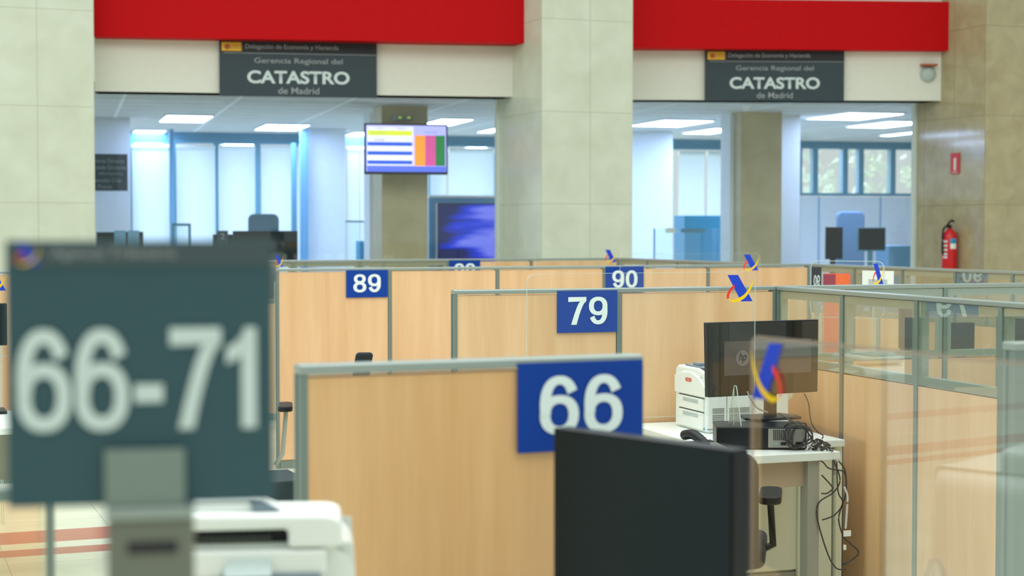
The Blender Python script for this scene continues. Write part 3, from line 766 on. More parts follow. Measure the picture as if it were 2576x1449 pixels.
# ================================================================ extinguisher and its sign on the side face of the right pillar
AS = A21 + PI/2         # side face runs along v
def side_pt(px, py, off=0.0):
    u = dirv(A21); d = ray(px, py); q = pr0 - u*off
    tt = (q - C0).dot(u)/d.dot(u); return C0 + d*tt
pe = side_pt(2388, 672, 0.10)
_, = (0,)
h = side_pt(2388, 555, 0.10).z - pe.z
t = thing('fire_extinguisher', 'red fire extinguisher hung on the right stone pillar', 'fire extinguisher', (pe.x, pe.y, pe.z-0.06), R(0))
hh = h+0.06; r0 = 0.082
link('cylinder', lathe(NB(), [(r0*.9, 0), (r0, 0.02), (r0, hh*0.70), (r0*.85, hh*0.77), (r0*.4, hh*0.82), (r0*.35, hh*0.85)]), 'ext_red', t, smooth=True)
link('valve', lathe(NB(), [(0.022, hh*.85), (0.022, hh*.92)]), 'black', t)
link('handle', tube(NB(), smoothpts([(-0.03, 0, hh*.90), (0.0, 0, hh*.97), (0.02, 0, hh*1.0), (0.05, 0, hh*.98)]), 0.012), 'black', t)
link('hose', tube(NB(), smoothpts([(-0.02, -0.02, hh*.90), (-0.075, -0.04, hh*.84), (-0.09, -0.05, hh*.6), (-0.085, -0.045, hh*.35)]), 0.011), 'black', t)
bm = NB()
def arcpatch(a0, a1, z0, z1, rr):
    bm = NB(); n = 8
    lo = [bm.verts.new((rr*math.cos(a0+(a1-a0)*i/n), rr*math.sin(a0+(a1-a0)*i/n), z0)) for i in range(n+1)]
    hi = [bm.verts.new((rr*math.cos(a0+(a1-a0)*i/n), rr*math.sin(a0+(a1-a0)*i/n), z1)) for i in range(n+1)]
    for i in range(n): bm.faces.new((lo[i], lo[i+1], hi[i+1], hi[i]))
    return bm
link('label', arcpatch(R(262), R(310), hh*0.56, hh*0.66, r0+.002), 'teal', t); link('label', arcpatch(R(262), R(310), hh*0.46, hh*0.56, r0+.002), 'white', t)
for z in (0.28, 0.34, 0.42, 0.50, 0.58): link('label', arcpatch(R(205), R(240), hh*z, hh*(z+0.04), r0+.002), 'digit_grey', t)
link('wall_hook', B(0.03, 0.085, 0.03, 0.05, hh*0.74, hh*0.78), 'black', t)
# sign
a = side_pt(2391, 438, 0.012); b = side_pt(2413, 438, 0.012); c = side_pt(2391, 386, 0.012)
L = (b-a).length; hz = c.z-a.z
t = thing('wall_sign', 'red framed extinguisher pictogram sign high on the right stone pillar', 'sign', (a.x, a.y, a.z), A21-PI/2)
link('plate', B(0, L, 0, 0.006, 0, hz), 'ext_red', t)
link('pictogram', prism(NB(), rrect(L*.38, L*.64, hz*.16, hz*.78, L*.1), -0.003, 0), 'white_warm', t)
link('inner_border', prism(NB(), [(L*.2, hz*.07), (L*.8, hz*.07), (L*.8, hz*.10), (L*.2, hz*.10)], -0.003, 0), 'white_warm', t)

# ================================================================ PARTITIONS
# --- row 66
P66 = xy(1302, 3.53); A66 = R(22)
sL = onplane(755, 1000, P66, A66)[0]; sR = onplane(1618, 1000, P66, A66)[0]
partition('beech partition with grey edge post carrying the 66 sign', P66, A66, [(sL, sR, False)], panel='beech2')
numsign('66', 'blue number sign reading 66 behind the large black monitor', P66, A66, 1303, 1617, 915, 1141)
sC = onplane(2553, 1000, P66, A66)[0]
partition('blurred grey partition end at the right edge of the photo', P66 + dirv(A66)*sC, A66, [(0, 0.8, False)], post_w=0.09, panel='alu')
# --- row 79
P79 = xy(1402, 7.55); A79 = R(19)
def s79(px): return onplane(px, 800, P79, A79)[0]
c79 = s79(1952)
partition('beech partition carrying the 79 sign, two panels wide', P79, A79, [(s79(1142), s79(1558), False), (s79(1558), c79, False)])
numsign('79', 'blue number sign reading 79 at the top of a beech partition', P79, A79, 1402, 1553, 732, 838)
K79 = P79 + dirv(A79)*(c79)
g2 = partition('partition with long glazed strip running right behind the corner post', K79 + dirv(A79)*0.006, A79, [(0, 0.93, True), (0.93, 1.86, True)])
AG = R(-71)
partition('glazed beech partition with four bays running toward the viewer at right', K79 - vdir(A79)*0.004 + dirv(AG)*0.0, AG,
          [(0.0, 0.60, True), (0.60, 1.19, True), (1.19, 1.76, True), (1.76, 2.34, True)])
# --- row 89
P89 = xy(871, 11.45); A89 = A21
def s89(px): return onplane(px, 700, P89, A89)[0]
partition('long beech partition carrying the 89 and 90 signs, five panels wide', P89, A89,
          [(s89(696), s89(981), False), (s89(981), s89(1252), False), (s89(1252), s89(1521), False), (s89(1521), s89(1782), False), (s89(1782), s89(2036), False)])
numsign('89', 'blue number sign reading 89 on the long beech partition', P89, A89, 871, 975, 680, 749)
numsign('90', 'blue number sign reading 90, lower edge hidden by the 79 partition', P89, A89, 1524, 1619.5, 671, 737)
K89 = P89 + dirv(A89)*s89(2037)
partition('rear glazed partition with five bays before the right stone pillar', K89, R(-67), [(0.58*i, 0.58*(i+1), True) for i in range(5)])
# left neighbour, a sliver at the frame edge
PL = xy(-260, 10.4)
partition('beech partition just visible at the left edge of the photo', PL, A21, [(0, 0.85, False)])
# --- row 99
P99 = xy(1208, 14.8)
def s99(px): return onplane(px, 650, P99, A21)[0]
partition('farthest beech partition with glazed left half and 99 sign', P99, A21,
          [(s99(560), s99(738), True), (s99(738), s99(906), True), (s99(906), s99(1128), True), (s99(1128), s99(1337), False), (s99(1337), s99(1556), False)])
numsign('99', 'blue number sign mostly hidden, only the digit tops above the rail', P99, A21, 1130, 1208, 655, 708)
K99 = P99 + dirv(A21)*s99(1556)
partition('farthest glazed partition with brownish frame below the middle stone pillar', K99, R(-68), [(0.57*i, 0.57*(i+1), True) for i in range(4)], cap='leg_grey')

# ================================================================ ACRYLIC SCREENS
def acrylic(label, p0, ang, w, z0, z1, logo=None, mirror=False, mat='acrylic', r=0.035, edge='acr_edge', feet=(0.15, 0.85), th=0.004, foot_z=None, edge_w=0.0035, foot_h=0.34):
    t = thing('acrylic_screen', label, 'screen', (p0.x, p0.y, 0), ang)
    pts = rrect(0, w, z0, z1, r)
    bm = NB(); bm.faces.new([bm.verts.new((x, 0, z)) for x, z in pts]); link('sheet', bm, mat, t)
    e = NB(); n = len(pts); cx, cz = w/2, (z0+z1)/2
    inner = rrect(edge_w, w-edge_w, z0+edge_w, z1-edge_w, r-edge_w)
    for y0_, y1_ in ((-th/2, th/2),):
        A_ = [e.verts.new((x, y0_, z)) for x, z in pts]; B_ = [e.verts.new((x, y0_, z)) for x, z in inner]
        C_ = [e.verts.new((x, y1_, z)) for x, z in pts]; D_ = [e.verts.new((x, y1_, z)) for x, z in inner]
        for i in range(n):
            j = (i+1) % n
            e.faces.new((A_[i], A_[j], B_[j], B_[i])); e.faces.new((C_[i], C_[j], D_[j], D_[i])); e.faces.new((A_[i], A_[j], C_[j], C_[i])); e.faces.new((B_[i], B_[j], D_[j], D_[i]))
    link('polished_edge', e, edge, t)
    fz = foot_z if foot_z is not None else 0.742
    for f in feet:
        x = w*f
        ft_ = NB()
        # triangular clear fin: two slanted rods of bright edge plus a clear plate
        pl = NB(); pl.faces.new([pl.verts.new(p) for p in ((x+.006, -0.075, fz), (x+.006, 0.075, fz), (x+.006, 0.015, fz+foot_h), (x+.006, -0.015, fz+foot_h))])
        fo = link('foot', pl, mat, t)
        tube(ft_, [(x+.006, -0.075, fz+.002), (x+.006, -0.017, fz+foot_h-.02), (x+.006, -0.008, fz+foot_h), (x+.006, 0.008, fz+foot_h), (x+.006, 0.017, fz+foot_h-.02), (x+.006, 0.075, fz+.002)], 0.0022, 6)
        tube(ft_, [(x, 0, fz), (x, 0, fz+foot_h-.01)], 0.0016, 6)
        link('foot_edge', ft_, edge, fo)
    if logo:
        emblem(t, logo[0], logo[1], logo[2], logo[3], -0.003, mirror)
    return t
def acr_px(label, px0, px1, ytop, ybot, Y, ang, lg, mirror=False, **k):
    p0 = xy(px0, Y)
    s1, z1 = onplane(px1, ytop, p0, ang); _, z1 = onplane((px0+px1)/2, ytop, p0, ang); _, z0 = onplane((px0+px1)/2, ybot, p0, ang)
    L = None
    if lg:
        a, _ = onplane(lg[0], lg[3], p0, ang); b, zb = onplane(lg[1], lg[3], p0, ang); _, zt = onplane(lg[1], lg[2], p0, ang)
        L = (a, b, zb, zt)
    return acrylic(label, p0, ang, s1, z0, z1, L, mirror, **k)
acr_px('clear acrylic screen with tricolour emblem standing before the 79 sign', 1325, 1900, 686, 1051, 6.50, R(20), (1826, 1895, 691, 759), feet=(0.20, 0.905), foot_h=0.25, edge_w=0.0015)
acr_px('clear acrylic screen with emblem in front of the 90 sign', 1560, 1912, 637, 850, 11.0, A21, (1869, 1909, 640, 681), feet=(0.1, 0.9), edge_w=0.0008, foot_z=0.0, foot_h=1.2)
acr_px('clear acrylic screen with emblem before the middle stone pillar', 1250, 1556, 626, 760, 14.0, A21, (1521, 1551, 628, 660), feet=(0.1, 0.9), edge_w=0.0005, foot_z=0.0, foot_h=1.2)
acr_px('clear acrylic screen with emblem just right of the grey 66-71 sign', 420, 718, 636, 800, 13.2, A21, (690, 713, 641, 672), feet=(0.1, 0.9), edge_w=0.0005, foot_z=0.0, foot_h=1.2)
acr_px('clear acrylic screen with half an emblem at the left photo edge', -270, 26, 690, 900, 9.0, A21, (-38, 18, 680, 732), feet=(0.1, 0.9), foot_z=0.0, foot_h=1.2)
acr_px('small acrylic screen with rounded corners and emblem beyond the 79 corner post', 2040, 2225, 656, 800, 9.4, R(-30), (2196, 2224, 663, 716), feet=(0.15, 0.85), r=0.04, foot_z=0.0, foot_h=1.2)
# near one, seen from behind
pn = xy(1892, 3.25); AN = R(-63)
t = acrylic('large blurred acrylic screen with mirrored emblem in the right foreground', pn, AN, 1.05, 0.86, HC-(843-572)*3.25/F, None, mat='acrylic_near', edge='acr_edge_warm', th=0.004, edge_w=0.007, feet=(0.5,), r=0.02)
a, _ = onplane(1893, 940, pn, AN); b, zb = onplane(1972, 1015, pn, AN); _, zt = onplane(1930, 862, pn, AN)
emblem(t, a, b, zb, zt, -0.003, True)

# ================================================================ FOREGROUND SIGN 66-71
AF = R(10)
pf = atY(20, 1279, 1.66)
s1, _ = onplane(690, 1279, (pf.x, pf.y), AF); _, zt = onplane(20, 606, (pf.x, pf.y), AF); hS = zt-pf.z
t = thing('row_sign', 'large blurred grey sign reading 66-71 in the left foreground', 'sign', (pf.x, pf.y, pf.z), AF)
link('panel', B(0, s1, 0, 0.006, 0, hS), 'slate_near', t, 0.001)
link('header_strip', B(0.002, s1-0.002, -0.0015, 0.0, hS*0.905, hS-0.002), plain('header_near', (74, 88, 92), 0.5, spec=0.2), t)
numerals('digits', '66-71', 'digit_grey', t, s1*0.497, hS*0.285, hS*0.385, s1*0.92, sp=0.05)
text('header_text', 'Agencia Tributaria', 'digit_dim', t, 0, hS*0.925, hS*0.05, s1*0.46, left=s1*0.17, y=-0.003)
emblem(t, s1*0.04, s1*0.13, hS*0.91, hS*0.985, -0.002)
bm = NB(); bm.faces.new([bm.verts.new((x, 0.012, z)) for x, z in rrect(0.01, s1+0.008, 0.006, hS+0.004, 0.004)]); link('clear_cover', bm, 'acrylic', t)
# grey post that carries it
xa, _ = onplane(265, 1300, (pf.x, pf.y), AF); xb, _ = onplane(487, 1300, (pf.x, pf.y), AF)
_, zc = onplane(370, 1127, (pf.x, pf.y), AF); _, zcap = onplane(370, 1262, (pf.x, pf.y), AF); _, zlow = onplane(370, 1302, (pf.x, pf.y), AF)
q = Vector((pf.x, pf.y, 0))
t = thing('sign_post', 'blurred grey post with clip plate holding the 66-71 sign', 'post', (q.x, q.y, 0), AF)
zcap = pf.z-0.0005
link('column', B(xa+0.002, xb, -0.012, 0.06, 0, zlow), 'kiosk_brown', t, 0.004)
link('cap', B(xa, xb+0.001, -0.016, 0.064, zlow, zcap), 'alu', t, 0.004)
link('clip_plate', B(xa, xb-0.008, -0.010, -0.0035, zcap, zc), 'kiosk_grey', t, 0.002)
_, zs = onplane(370, 1372, (pf.x, pf.y), AF)
link('slot', B(xa+0.022, xb-0.016, -0.0135, -0.012, zs-0.006, zs+0.006), 'slate_dark', t, 0.0005)
# glass partition lower left
pg = xy(-260, 2.75); sE, _ = onplane(134, 1400, pg, R(12))
zz = HC - 0.278
t = thing('partition', 'blurred glazed partition with dark edge post below the 66-71 sign', 'partition', (pg.x, pg.y, 0), R(12))
link('lower_panel', B(0, sE-0.012, 0.01, 0.04, 0.05, 0.72), 'beech', t)
bm = NB(); bm.faces.new([bm.verts.new(p) for p in ((0, 0.025, 0.75), (sE-0.012, 0.025, 0.75), (sE-0.012, 0.025, 1.18), (0, 0.025, 1.18))])
link('pane', bm, glass('glass_orange_reflection', (0.93, 0.80, 0.62), 1.5, 0.03), t)  # orange reflection put into the pane as a warm tint
link('edge_post', B(sE-0.012, sE, 0.0, 0.05, 0, 1.20), 'alu_dark', t)
link('mid_rail', B(0, sE-0.012, 0.0, 0.05, 0.72, 0.75), 'alu_dark', t); link('top_rail', B(0, sE-0.012, 0.0, 0.05, 1.18, 1.20), 'alu_dark', t)

# ================================================================ FOREGROUND PRINTER
YP = 2.85
def Zp(y, Y=YP): return atY(640, y, Y).z
def Xp(x, Y=YP): return atY(x, 1400, Y).x
x0p = Xp(395); AP = R(6)
t = thing('printer', 'white multifunction printer blurred in the lower left foreground', 'printer', (x0p, YP, 0.74), AP)
def lx(px): return (Xp(px)-x0p)
def lz(py): return Zp(py)-0.74-0.013
wR = lx(892)
body = NB(); prism(body, [(0, 0.0), (wR, 0.0), (wR, lz(1440))] + [(wR-0.058+0.058*math.cos(a), lz(1440)+0.055*math.sin(a)) for a in [R(12*i) for i in range(1, 8)]] + [(lx(857), lz(1363)), (0, lz(1363))], 0.03, 0.30)
link('body', body, 'white', t, 0.006, 3)
up = NB(); wU = lx(858)
prism(up, [(lx(722), lz(1368)), (wU, lz(1368)), (wU, lz(1305)), (wU-0.006, lz(1294)), (wU-0.016, lz(1287)), (wU-0.03, lz(1284)), (0, lz(1279)), (0, lz(1322)), (lx(722), lz(1320))], 0.0, 0.15)
link('scanner_unit', up, 'white', t, 0.008, 3)
link('output_slot', B(0.0, lx(722), 0.05, 0.145, lz(1362.5), lz(1322)), 'black', t)
rl = NB()
for k in range(22): box(rl, lx(500)+k*0.0056, lx(500)+k*0.0056+0.0022, 0.042, 0.05, lz(1362), lz(1346))
link('paper_rollers', rl, 'mid_grey', t)
link('output_tray', xprism(NB(), [(-0.05, lz(1424)), (-0.05, lz(1421)), (0.07, lz(1356)), (0.07, lz(1362))], lx(566), lx(682)), 'grey_plastic', t)
link('front_cover', B(0.0, wR-0.05, 0.0, 0.03, lz(1436), lz(1372)), 'white', t, 0.006)
link('control_panel', B(lx(550), lx(805), -0.012, 0.0, lz(1480), lz(1432)), 'panel_slate', t, 0.003)
link('feeder_lid', prism(NB(), [(lx(430), lz(1280)), (lx(700), lz(1281)), (lx(690), lz(1272)), (lx(655), lz(1258)), (lx(625), lz(1253)), (lx(430), lz(1256))], 0.04, 0.10), 'white', t, 0.006)
link('lid_window', prism(NB(), [(lx(632), lz(1279)), (lx(704), lz(1281)), (lx(684), lz(1268)), (lx(655), lz(1257)), (lx(624), lz(1255))], 0.033, 0.04), 'panel_slate', t)
dk = Vector((x0p-0.08, YP-0.12, 0))
table('white desk under the foreground printer, mostly out of view', dk, AP, 0.64, 0.52)

# ================================================================ FOREGROUND MONITOR
pmn = atY(1392, 1076, 3.38)
AM = R(-47)
sW, _ = onplane(1846, 1124, (pmn.x, pmn.y), AM)
hM = 0.325
t = thing('monitor', 'large blurred black monitor in the foreground covering the 66 sign', 'monitor', (pmn.x, pmn.y, 0.74), AM)
z1 = pmn.z-0.74; z0 = z1-hM
link('housing', B(0, sW, 0, 0.045, z0, z1), 'black', t, 0.004)
link('screen_panel', B(0.006, sW-0.006, -0.002, 0, z0+0.012, z1-0.006), 'screen', t)
link('stand', B(sW/2-0.03, sW/2+0.03, 0.045, 0.075, 0.012, z0+0.2), 'black', t, 0.003)
link('foot', B(sW/2-0.13, sW/2+0.13, -0.06, 0.14, 0, 0.014), 'black', t, 0.004)
dk = Vector((pmn.x-0.03, pmn.y-0.64, 0))
table('white desk under the foreground monitor, out of view', dk, R(22)*0+R(10), 1.0, 0.60)

# ================================================================ CUBICLE 79
def L79(s, tt, z=0.0): return K79 + dirv(A79)*s - vdir(A79)*tt + Vector((0, 0, z))
ZD = 0.74
def loc79(px, py, z=ZD):
    p = atZ(px, py, z); r = Vector((p.x, p.y, 0)) - K79
    return r.dot(dirv(A79)), -r.dot(vdir(A79))
# back desk (beside the glazed partition) and front desk
sB, tB = loc79(2126, 1106); sA, tA = loc79(2114, 1136)
sBl, tBl = loc79(1656, 1088)
a = L79(sBl, tB)
t = thing('desk', 'white desk with rounded corner under the printer at position 79', 'desk', (a.x, a.y, 0), A79)
LB = sB-sBl; DB = tB-0.03
link('top', zprism(NB(), rrect(0, LB, 0, DB, 0.06, (1, 0, 0, 1)), ZD-0.03, ZD), 'desk', t, 0.003)
link('side_panel', B(LB-0.03, LB-0.002, 0.02, DB-0.02, 0, ZD-0.03), 'white_warm', t)
link('front_panel', B(LB-0.20, LB-0.04, 0.04, 0.06, 0, ZD-0.03), 'white_warm', t)
link('side_panel', B(0.04, 0.06, 0.02, DB-0.02, 0, ZD-0.03), 'white_warm', t)
LA = 1.25; a = L79(sA-LA, tA)
t = thing('desk', 'narrow white desk shelf with computer and tangled cables at position 79', 'desk', (a.x, a.y, 0), A79)
DA = tA-tB-0.004
link('top', B(0, LA, 0, DA, ZD-0.033, ZD), 'desk', t, 0.003)
legx = onplane(2052, 1300, (a.x, a.y), A79)[0]
link('leg', B(legx-0.026, legx+0.026, 0.02, 0.08, 0, ZD-0.033), 'leg_grey', t)
link('leg', B(0.03, 0.08, 0.02, 0.08, 0, ZD-0.033), 'leg_grey', t)
link('apron', B(0.08, legx-0.026, 0.05, 0.07, ZD-0.14, ZD-0.033), plain('apron_tan', (176, 156, 130), 0.5), t)
link('cable_clamp', B(LA-0.012, LA-0.004, 0.03, 0.045, ZD-0.10, ZD-0.033), 'leg_grey', t)
# pedestal cabinet
pc = atY(1905, 1200, 6.98); s1, _ = onplane(2036, 1300, (pc.x, pc.y), A79); _, zt = onplane(1905, 1195, (pc.x, pc.y), A79); _, zb = onplane(1990, 1433, (pc.x, pc.y), A79)
t = thing('pedestal_cabinet', 'beige pedestal cabinet under the cable desk at position 79', 'cabinet', (pc.x, pc.y, 0), A79)
link('body', B(-0.12, s1, 0.02, 0.14, 0.03, zt+0.01), 'white_warm', t)
link('door', B(-0.118, s1-0.003, 0.0, 0.018, zb, zt-0.004), 'white_warm', t, 0.002)
link('plinth', B(-0.118, s1-0.003, 0.004, 0.018, 0.0, zb-0.01), 'leg_grey', t)

# OKI printer
a_ = atZ(1779, 1091, ZD); AO = A79
wS = 0.40; dS = 0.335
t = thing('printer', 'white laser printer with two drawers and red badge, position 79', 'printer', (a_.x, a_.y, ZD), AO)
hP = 0.292
# local: x right along desk (vent side faces viewer, y=0), left face x=0 is the printer front
prof = [(0, 0), (dS, 0), (dS, hP*0.90), (dS*0.92, hP*0.955), (0.10, hP*0.955), (0.03, hP*0.90), (0, hP*0.80)]
bd = NB(); xprism(bd, [(y, z) for y, z in prof], 0, wS)
link('body', bd, 'white', t, 0.010, 3)
def XL(y0, y1, z0, z1, x0, x1): return B(x0, x1, y0, y1, z0, z1)
link('front_cover', xprism(NB(), [(0.012, 0.155), (dS-0.012, 0.155), (dS-0.012, hP*0.80), (dS*0.72, hP*0.875), (dS*0.45, hP*0.885), (0.07, hP*0.82), (0.012, hP*0.70)], -0.010, 0.0), 'white', t, 0.006, 3)
for z0_, z1_ in ((0.092, 0.148), (0.012, 0.086)):
    d_ = link('drawer', XL(0.03, dS-0.05, z0_, z1_, -0.007, 0.0), 'white', t, 0.002)
    link('drawer_pull', XL(0.08, dS-0.10, z1_-0.024, z1_-0.008, -0.0085, -0.0068), 'grey_plastic', d_)
    link('drawer_gap', XL(0.03, dS-0.05, z1_, z1_+0.003, -0.0045, 0.0), 'gap', t)
link('badge', xprism(NB(), rrect(dS*0.42, dS*0.60, hP*0.735, hP*0.79, 0.006), -0.012, -0.010), 'oki_red', t)
tx = text('badge_text', 'OKI', 'white', t, 0, 0, 0.008, y=0); tx.rotation_euler = (0, 0, R(-90)); tx.location = (-0.0125, dS*0.51, hP*0.75)
tx = text('model_text', 'B730', 'gap', t, 0, 0, 0.008, y=0); tx.rotation_euler = (0, 0, R(-90)); tx.location = (-0.0105, 0.04, hP*0.815)
v_ = NB()
for k in range(9):
    box(v_, 0.025, 0.082, -0.0015, 0, 0.045+k*0.0075, 0.0483+k*0.0075); box(v_, 0.106, 0.205, -0.0015, 0, 0.045+k*0.0075, 0.0483+k*0.0075)
link('vents', v_, 'mid_grey', t)
link('side_seam', B(0.093, 0.095, -0.0012, 0, 0.02, hP*0.9), 'mid_grey', t)
link('base_line', B(0.0, wS-0.02, -0.0012, 0, 0.016, 0.019), 'mid_grey', t)
link('control_panel', xprism(NB(), [(0.05, hP*0.957), (dS*0.75, hP*0.957), (dS*0.75, hP*0.985), (0.05, hP*0.97)], 0.01, 0.10), 'panel_slate', t, 0.002)
link('panel_display', B(0.02, 0.05, 0.13, 0.19, hP*0.98, hP*1.02), 'panel_slate', t, 0.002)
link('rear_housing', B(0.17, wS, 0.04, dS-0.02, hP*0.955, hP*1.06), 'white', t, 0.012, 3)
link('rear_hopper', B(0.20, wS-0.08, 0.07, dS-0.05, hP*1.06, hP*1.13), 'white', t, 0.010, 3)
link('power_button', B(0.0-0.0085, -0.006, 0.012, 0.022, 0.014, 0.022), 'teal', t)
link('rear_tray', prism(NB(), [(wS, 0.11), (wS+0.045, 0.14), (wS+0.055, 0.19), (wS+0.055, 0.24), (wS, 0.25)], 0.05, 0.25), 'white_warm', t, 0.004)

# small form factor computer
c_ = atZ(1802, 1131, ZD); AC = R(-3)
wC = onplane(2030, 1110, (c_.x, c_.y), AC)[0]
t = thing('desktop_computer', 'black desktop computer lying flat under the monitor, position 79', 'computer', (c_.x, c_.y, ZD), AC)
link('case', B(0, wC, 0, 0.22, 0.004, 0.092), 'black', t, 0.006, 3)
gr = NB()
gx = onplane(1945, 1110, (c_.x, c_.y), AC)[0]
link('rear_plate', B(gx-0.02, wC-0.006, -0.0015, 0, 0.010, 0.086), 'leg_grey', t)
for i in range(11):
    for j in range(7): box(gr, gx+i*0.0075, gx+i*0.0075+0.005, -0.0025, -0.0015, 0.040+j*0.0063, 0.040+j*0.0063+0.0042)
link('vent_grille', gr, 'black', t)
for k, (xx, zz_, ww) in enumerate(((gx, 0.020, 0.022), (gx+0.03, 0.02, 0.022), (gx+0.060, 0.02, 0.02), (gx+0.09, 0.022, 0.03))):
    link('port', B(xx, xx+ww, -0.003, -0.0014, zz_, zz_+0.012), 'black' if k % 2 else 'alu', t)
for k in range(4): link('foot', B((0.02, wC-0.04)[k % 2], (0.04, wC-0.02)[k % 2], (0.02, 0.18)[k//2], (0.04, 0.20)[k//2], 0, 0.004), 'black', t)

# monitor 79
pm = atY(1782, 1000, 6.86); AQ = R(26)
sQ, _ = onplane(2057, 990, (pm.x, pm.y), AQ); zt = atY(1776, 812, 6.86).z
t = thing('monitor', 'black monitor on a stand with sticker at position 79', 'monitor', (pm.x, pm.y, ZD+0.092), AQ)
z0 = pm.z-ZD-0.092; z1 = zt-ZD-0.092
fr = link('housing', prism(NB(), [(0, z0), (sQ, z0), (sQ+0.002, z1), (-0.008, z1)], 0, 0.028), 'black', t, 0.003)
link('screen_panel', prism(NB(), [(0.004, z0+0.004), (sQ-0.004, z0+0.004), (sQ-0.002, z1-0.004), (-0.004, z1-0.004)], -0.002, 0), 'screen_gloss', t)
st = link('patch', B(sQ*0.135, sQ*0.93, -0.0035, -0.002, z0+(z1-z0)*0.28, z0+(z1-z0)*0.74), 'screen_patch', t)  # paler rectangle on the screen, carrying a disc and letters
link('patch_disc', prism(NB(), disc(sQ*0.30, z0+(z1-z0)*0.51, 0.033), -0.0045, -0.0035), 'patch_mark', st)
hx = text('patch_text', 'hp', 'maroon', st, sQ*0.30, z0+(z1-z0)*0.44, 0.046, 0.036, y=-0.0052)
for v in hx.data.vertices: v.co.x += (v.co.z-(z0+(z1-z0)*0.51))*0.28
nx = onplane(1952, 1040, (pm.x, pm.y), AQ)[0]
link('neck', B(nx-0.026, nx+0.026, 0.03, 0.055, 0.01, z0+0.18), 'black', t, 0.003)
link('foot', zprism(NB(), [(nx-0.12, -0.045), (nx+0.1, -0.045), (nx+0.125, 0.02), (nx+0.1, 0.12), (nx-0.1, 0.12), (nx-0.145, 0.02)], 0.0, 0.012), 'black', t, 0.004)

# telephone
p = atZ(1776, 1146, ZD)
t = thing('desk_telephone', 'black desk telephone beside the computer, just above the foreground monitor', 'telephone', (p.x, p.y, ZD), R(30))
link('base', xprism(NB(), [(-0.09, 0), (0.09, 0), (0.09, 0.05), (-0.09, 0.02)], -0.09, 0.09), 'black', t, 0.006)
link('handset', tube(NB(), smoothpts([(-0.05, -0.07, 0.045), (-0.052, -0.04, 0.068), (-0.05, 0.02, 0.085), (-0.048, 0.08, 0.075)]), 0.020, 10), 'black', t, smooth=True)
link('keypad', xprism(NB(), [(-0.07, 0.026), (0.03, 0.043), (0.03, 0.046), (-0.07, 0.029)], 0.0, 0.07), 'mid_grey', t)

# cables: coil, bundle, hanging ones
def wpt(px, py, Y): return atY(px, py, Y)
def cable(label, pts, r=0.0035, mat='cable', name='cable'):
    o = link(name, tube(NB(), smoothpts(pts, 6), r, 7), mat, None, smooth=True)
    return tag(o, label, 'cable')
rnd = random.Random(11)
bm = NB()
cc = wpt(2004, 1097, 6.705)
for k in range(5):
    pts = []
    rx = (0.050, 0.058, 0.042, 0.062, 0.048)[k]; rz = (0.048, 0.040, 0.050, 0.036, 0.044)[k]; ox = (0, 0.006, 0.014, 0.010, -0.004)[k]; tl = (-0.5, 0.1, -0.9, -0.35, 0.3)[k]
    for i in range(22):
        a = 2*PI*i/20 + k
        x = rx*math.cos(a); z = rz*math.sin(a)
        pts.append((cc.x+ox*0.8+x*math.cos(tl)-z*math.sin(tl)*0.4, cc.y+0.012*k-0.02+0.01*math.sin(3*a), max(ZD+0.005, cc.z+z+0.006*k*0.3)))
    tube(bm, smoothpts(pts, 3), 0.0035, 6)
tag(link('cable_coil', bm, 'cable', None, smooth=True), 'coiled black cables leaning against the back of the desktop computer', 'cable')
bm = NB()
for k in range(9):
    pts = []
    x0_, x1_ = 2034+rnd.uniform(-4, 16), 2086+rnd.uniform(-16, 10)
    for i in range(7):
        f_ = i/6; px = x0_+(x1_-x0_)*f_
        b_ = atZ(px, 1121+9*math.sin(k+4*f_)+4*f_, ZD+0.006)
        pts.append((b_.x, b_.y, ZD+0.005+abs(math.sin(f_*PI))*rnd.uniform(0.0, 0.03)))
    tube(bm, smoothpts(pts, 4), 0.003, 6)
tag(link('cable_tangle', bm, 'cable', None, smooth=True), 'flat tangle of dark cables on the right end of the narrow desk', 'cable')
cable('white cable with connector lying on the tangle of dark cables', [wpt(2006, 1108, 6.74), wpt(2014, 1110, 6.73), wpt(2028, 1118, 6.72), wpt(2042, 1126, 6.72)], 0.004, 'cable_white', 'white_cable')
cable('grey cable drooping from behind the monitor to its stand', [wpt(1880, 985, 6.80), wpt(1888, 1003, 6.78), wpt(1905, 1026, 6.76), wpt(1932, 1038, 6.75)], 0.0035, 'mid_grey')
cable('black cable running from the monitor neck down to the coil', [wpt(1960, 1040, 6.74), wpt(1985, 1055, 6.72), wpt(2010, 1070, 6.70), wpt(2030, 1085, 6.70), wpt(2050, 1115, 6.71)], 0.0035)
cable('thin cable dropping from the monitor right corner to back desk', [wpt(2023, 990, 6.93), wpt(2034, 1015, 6.92), wpt(2040, 1060, 6.92), wpt(2055, 1085, 6.95), wpt(2070, 1095, 6.95), wpt(2068, 1104, 6.95)], 0.0025)
hang = [([(1990, 1160), (2060, 1158), (2085, 1178), (2120, 1185), (2128, 1200)], 'uppermost dark cable under the desk, sagging to the right edge'),
        ([(2096, 1157), (2110, 1190), (2112, 1215), (2095, 1240), (2062, 1262), (2055, 1290), (2062, 1330), (2085, 1400), (2105, 1430), (2127, 1432)], 'long dark cable looping from the desk edge down to the floor side'),
        ([(2067, 1195), (2090, 1220), (2094, 1230), (2080, 1241), (2066, 1241)], 'short dark cable loop beside the grey desk leg'),
        ([(2110, 1160), (2126, 1185), (2128, 1240), (2115, 1280), (2110, 1310), (2122, 1350), (2140, 1368), (2160, 1390), (2140, 1410), (2118, 1418), (2128, 1421)], 'dark cable hanging at the corner with a kink near the bottom'),
        ([(2105, 1160), (2108, 1235), (2120, 1265), (2100, 1295), (2068, 1308)], 'dark cable crossing back toward the lower desk leg')]
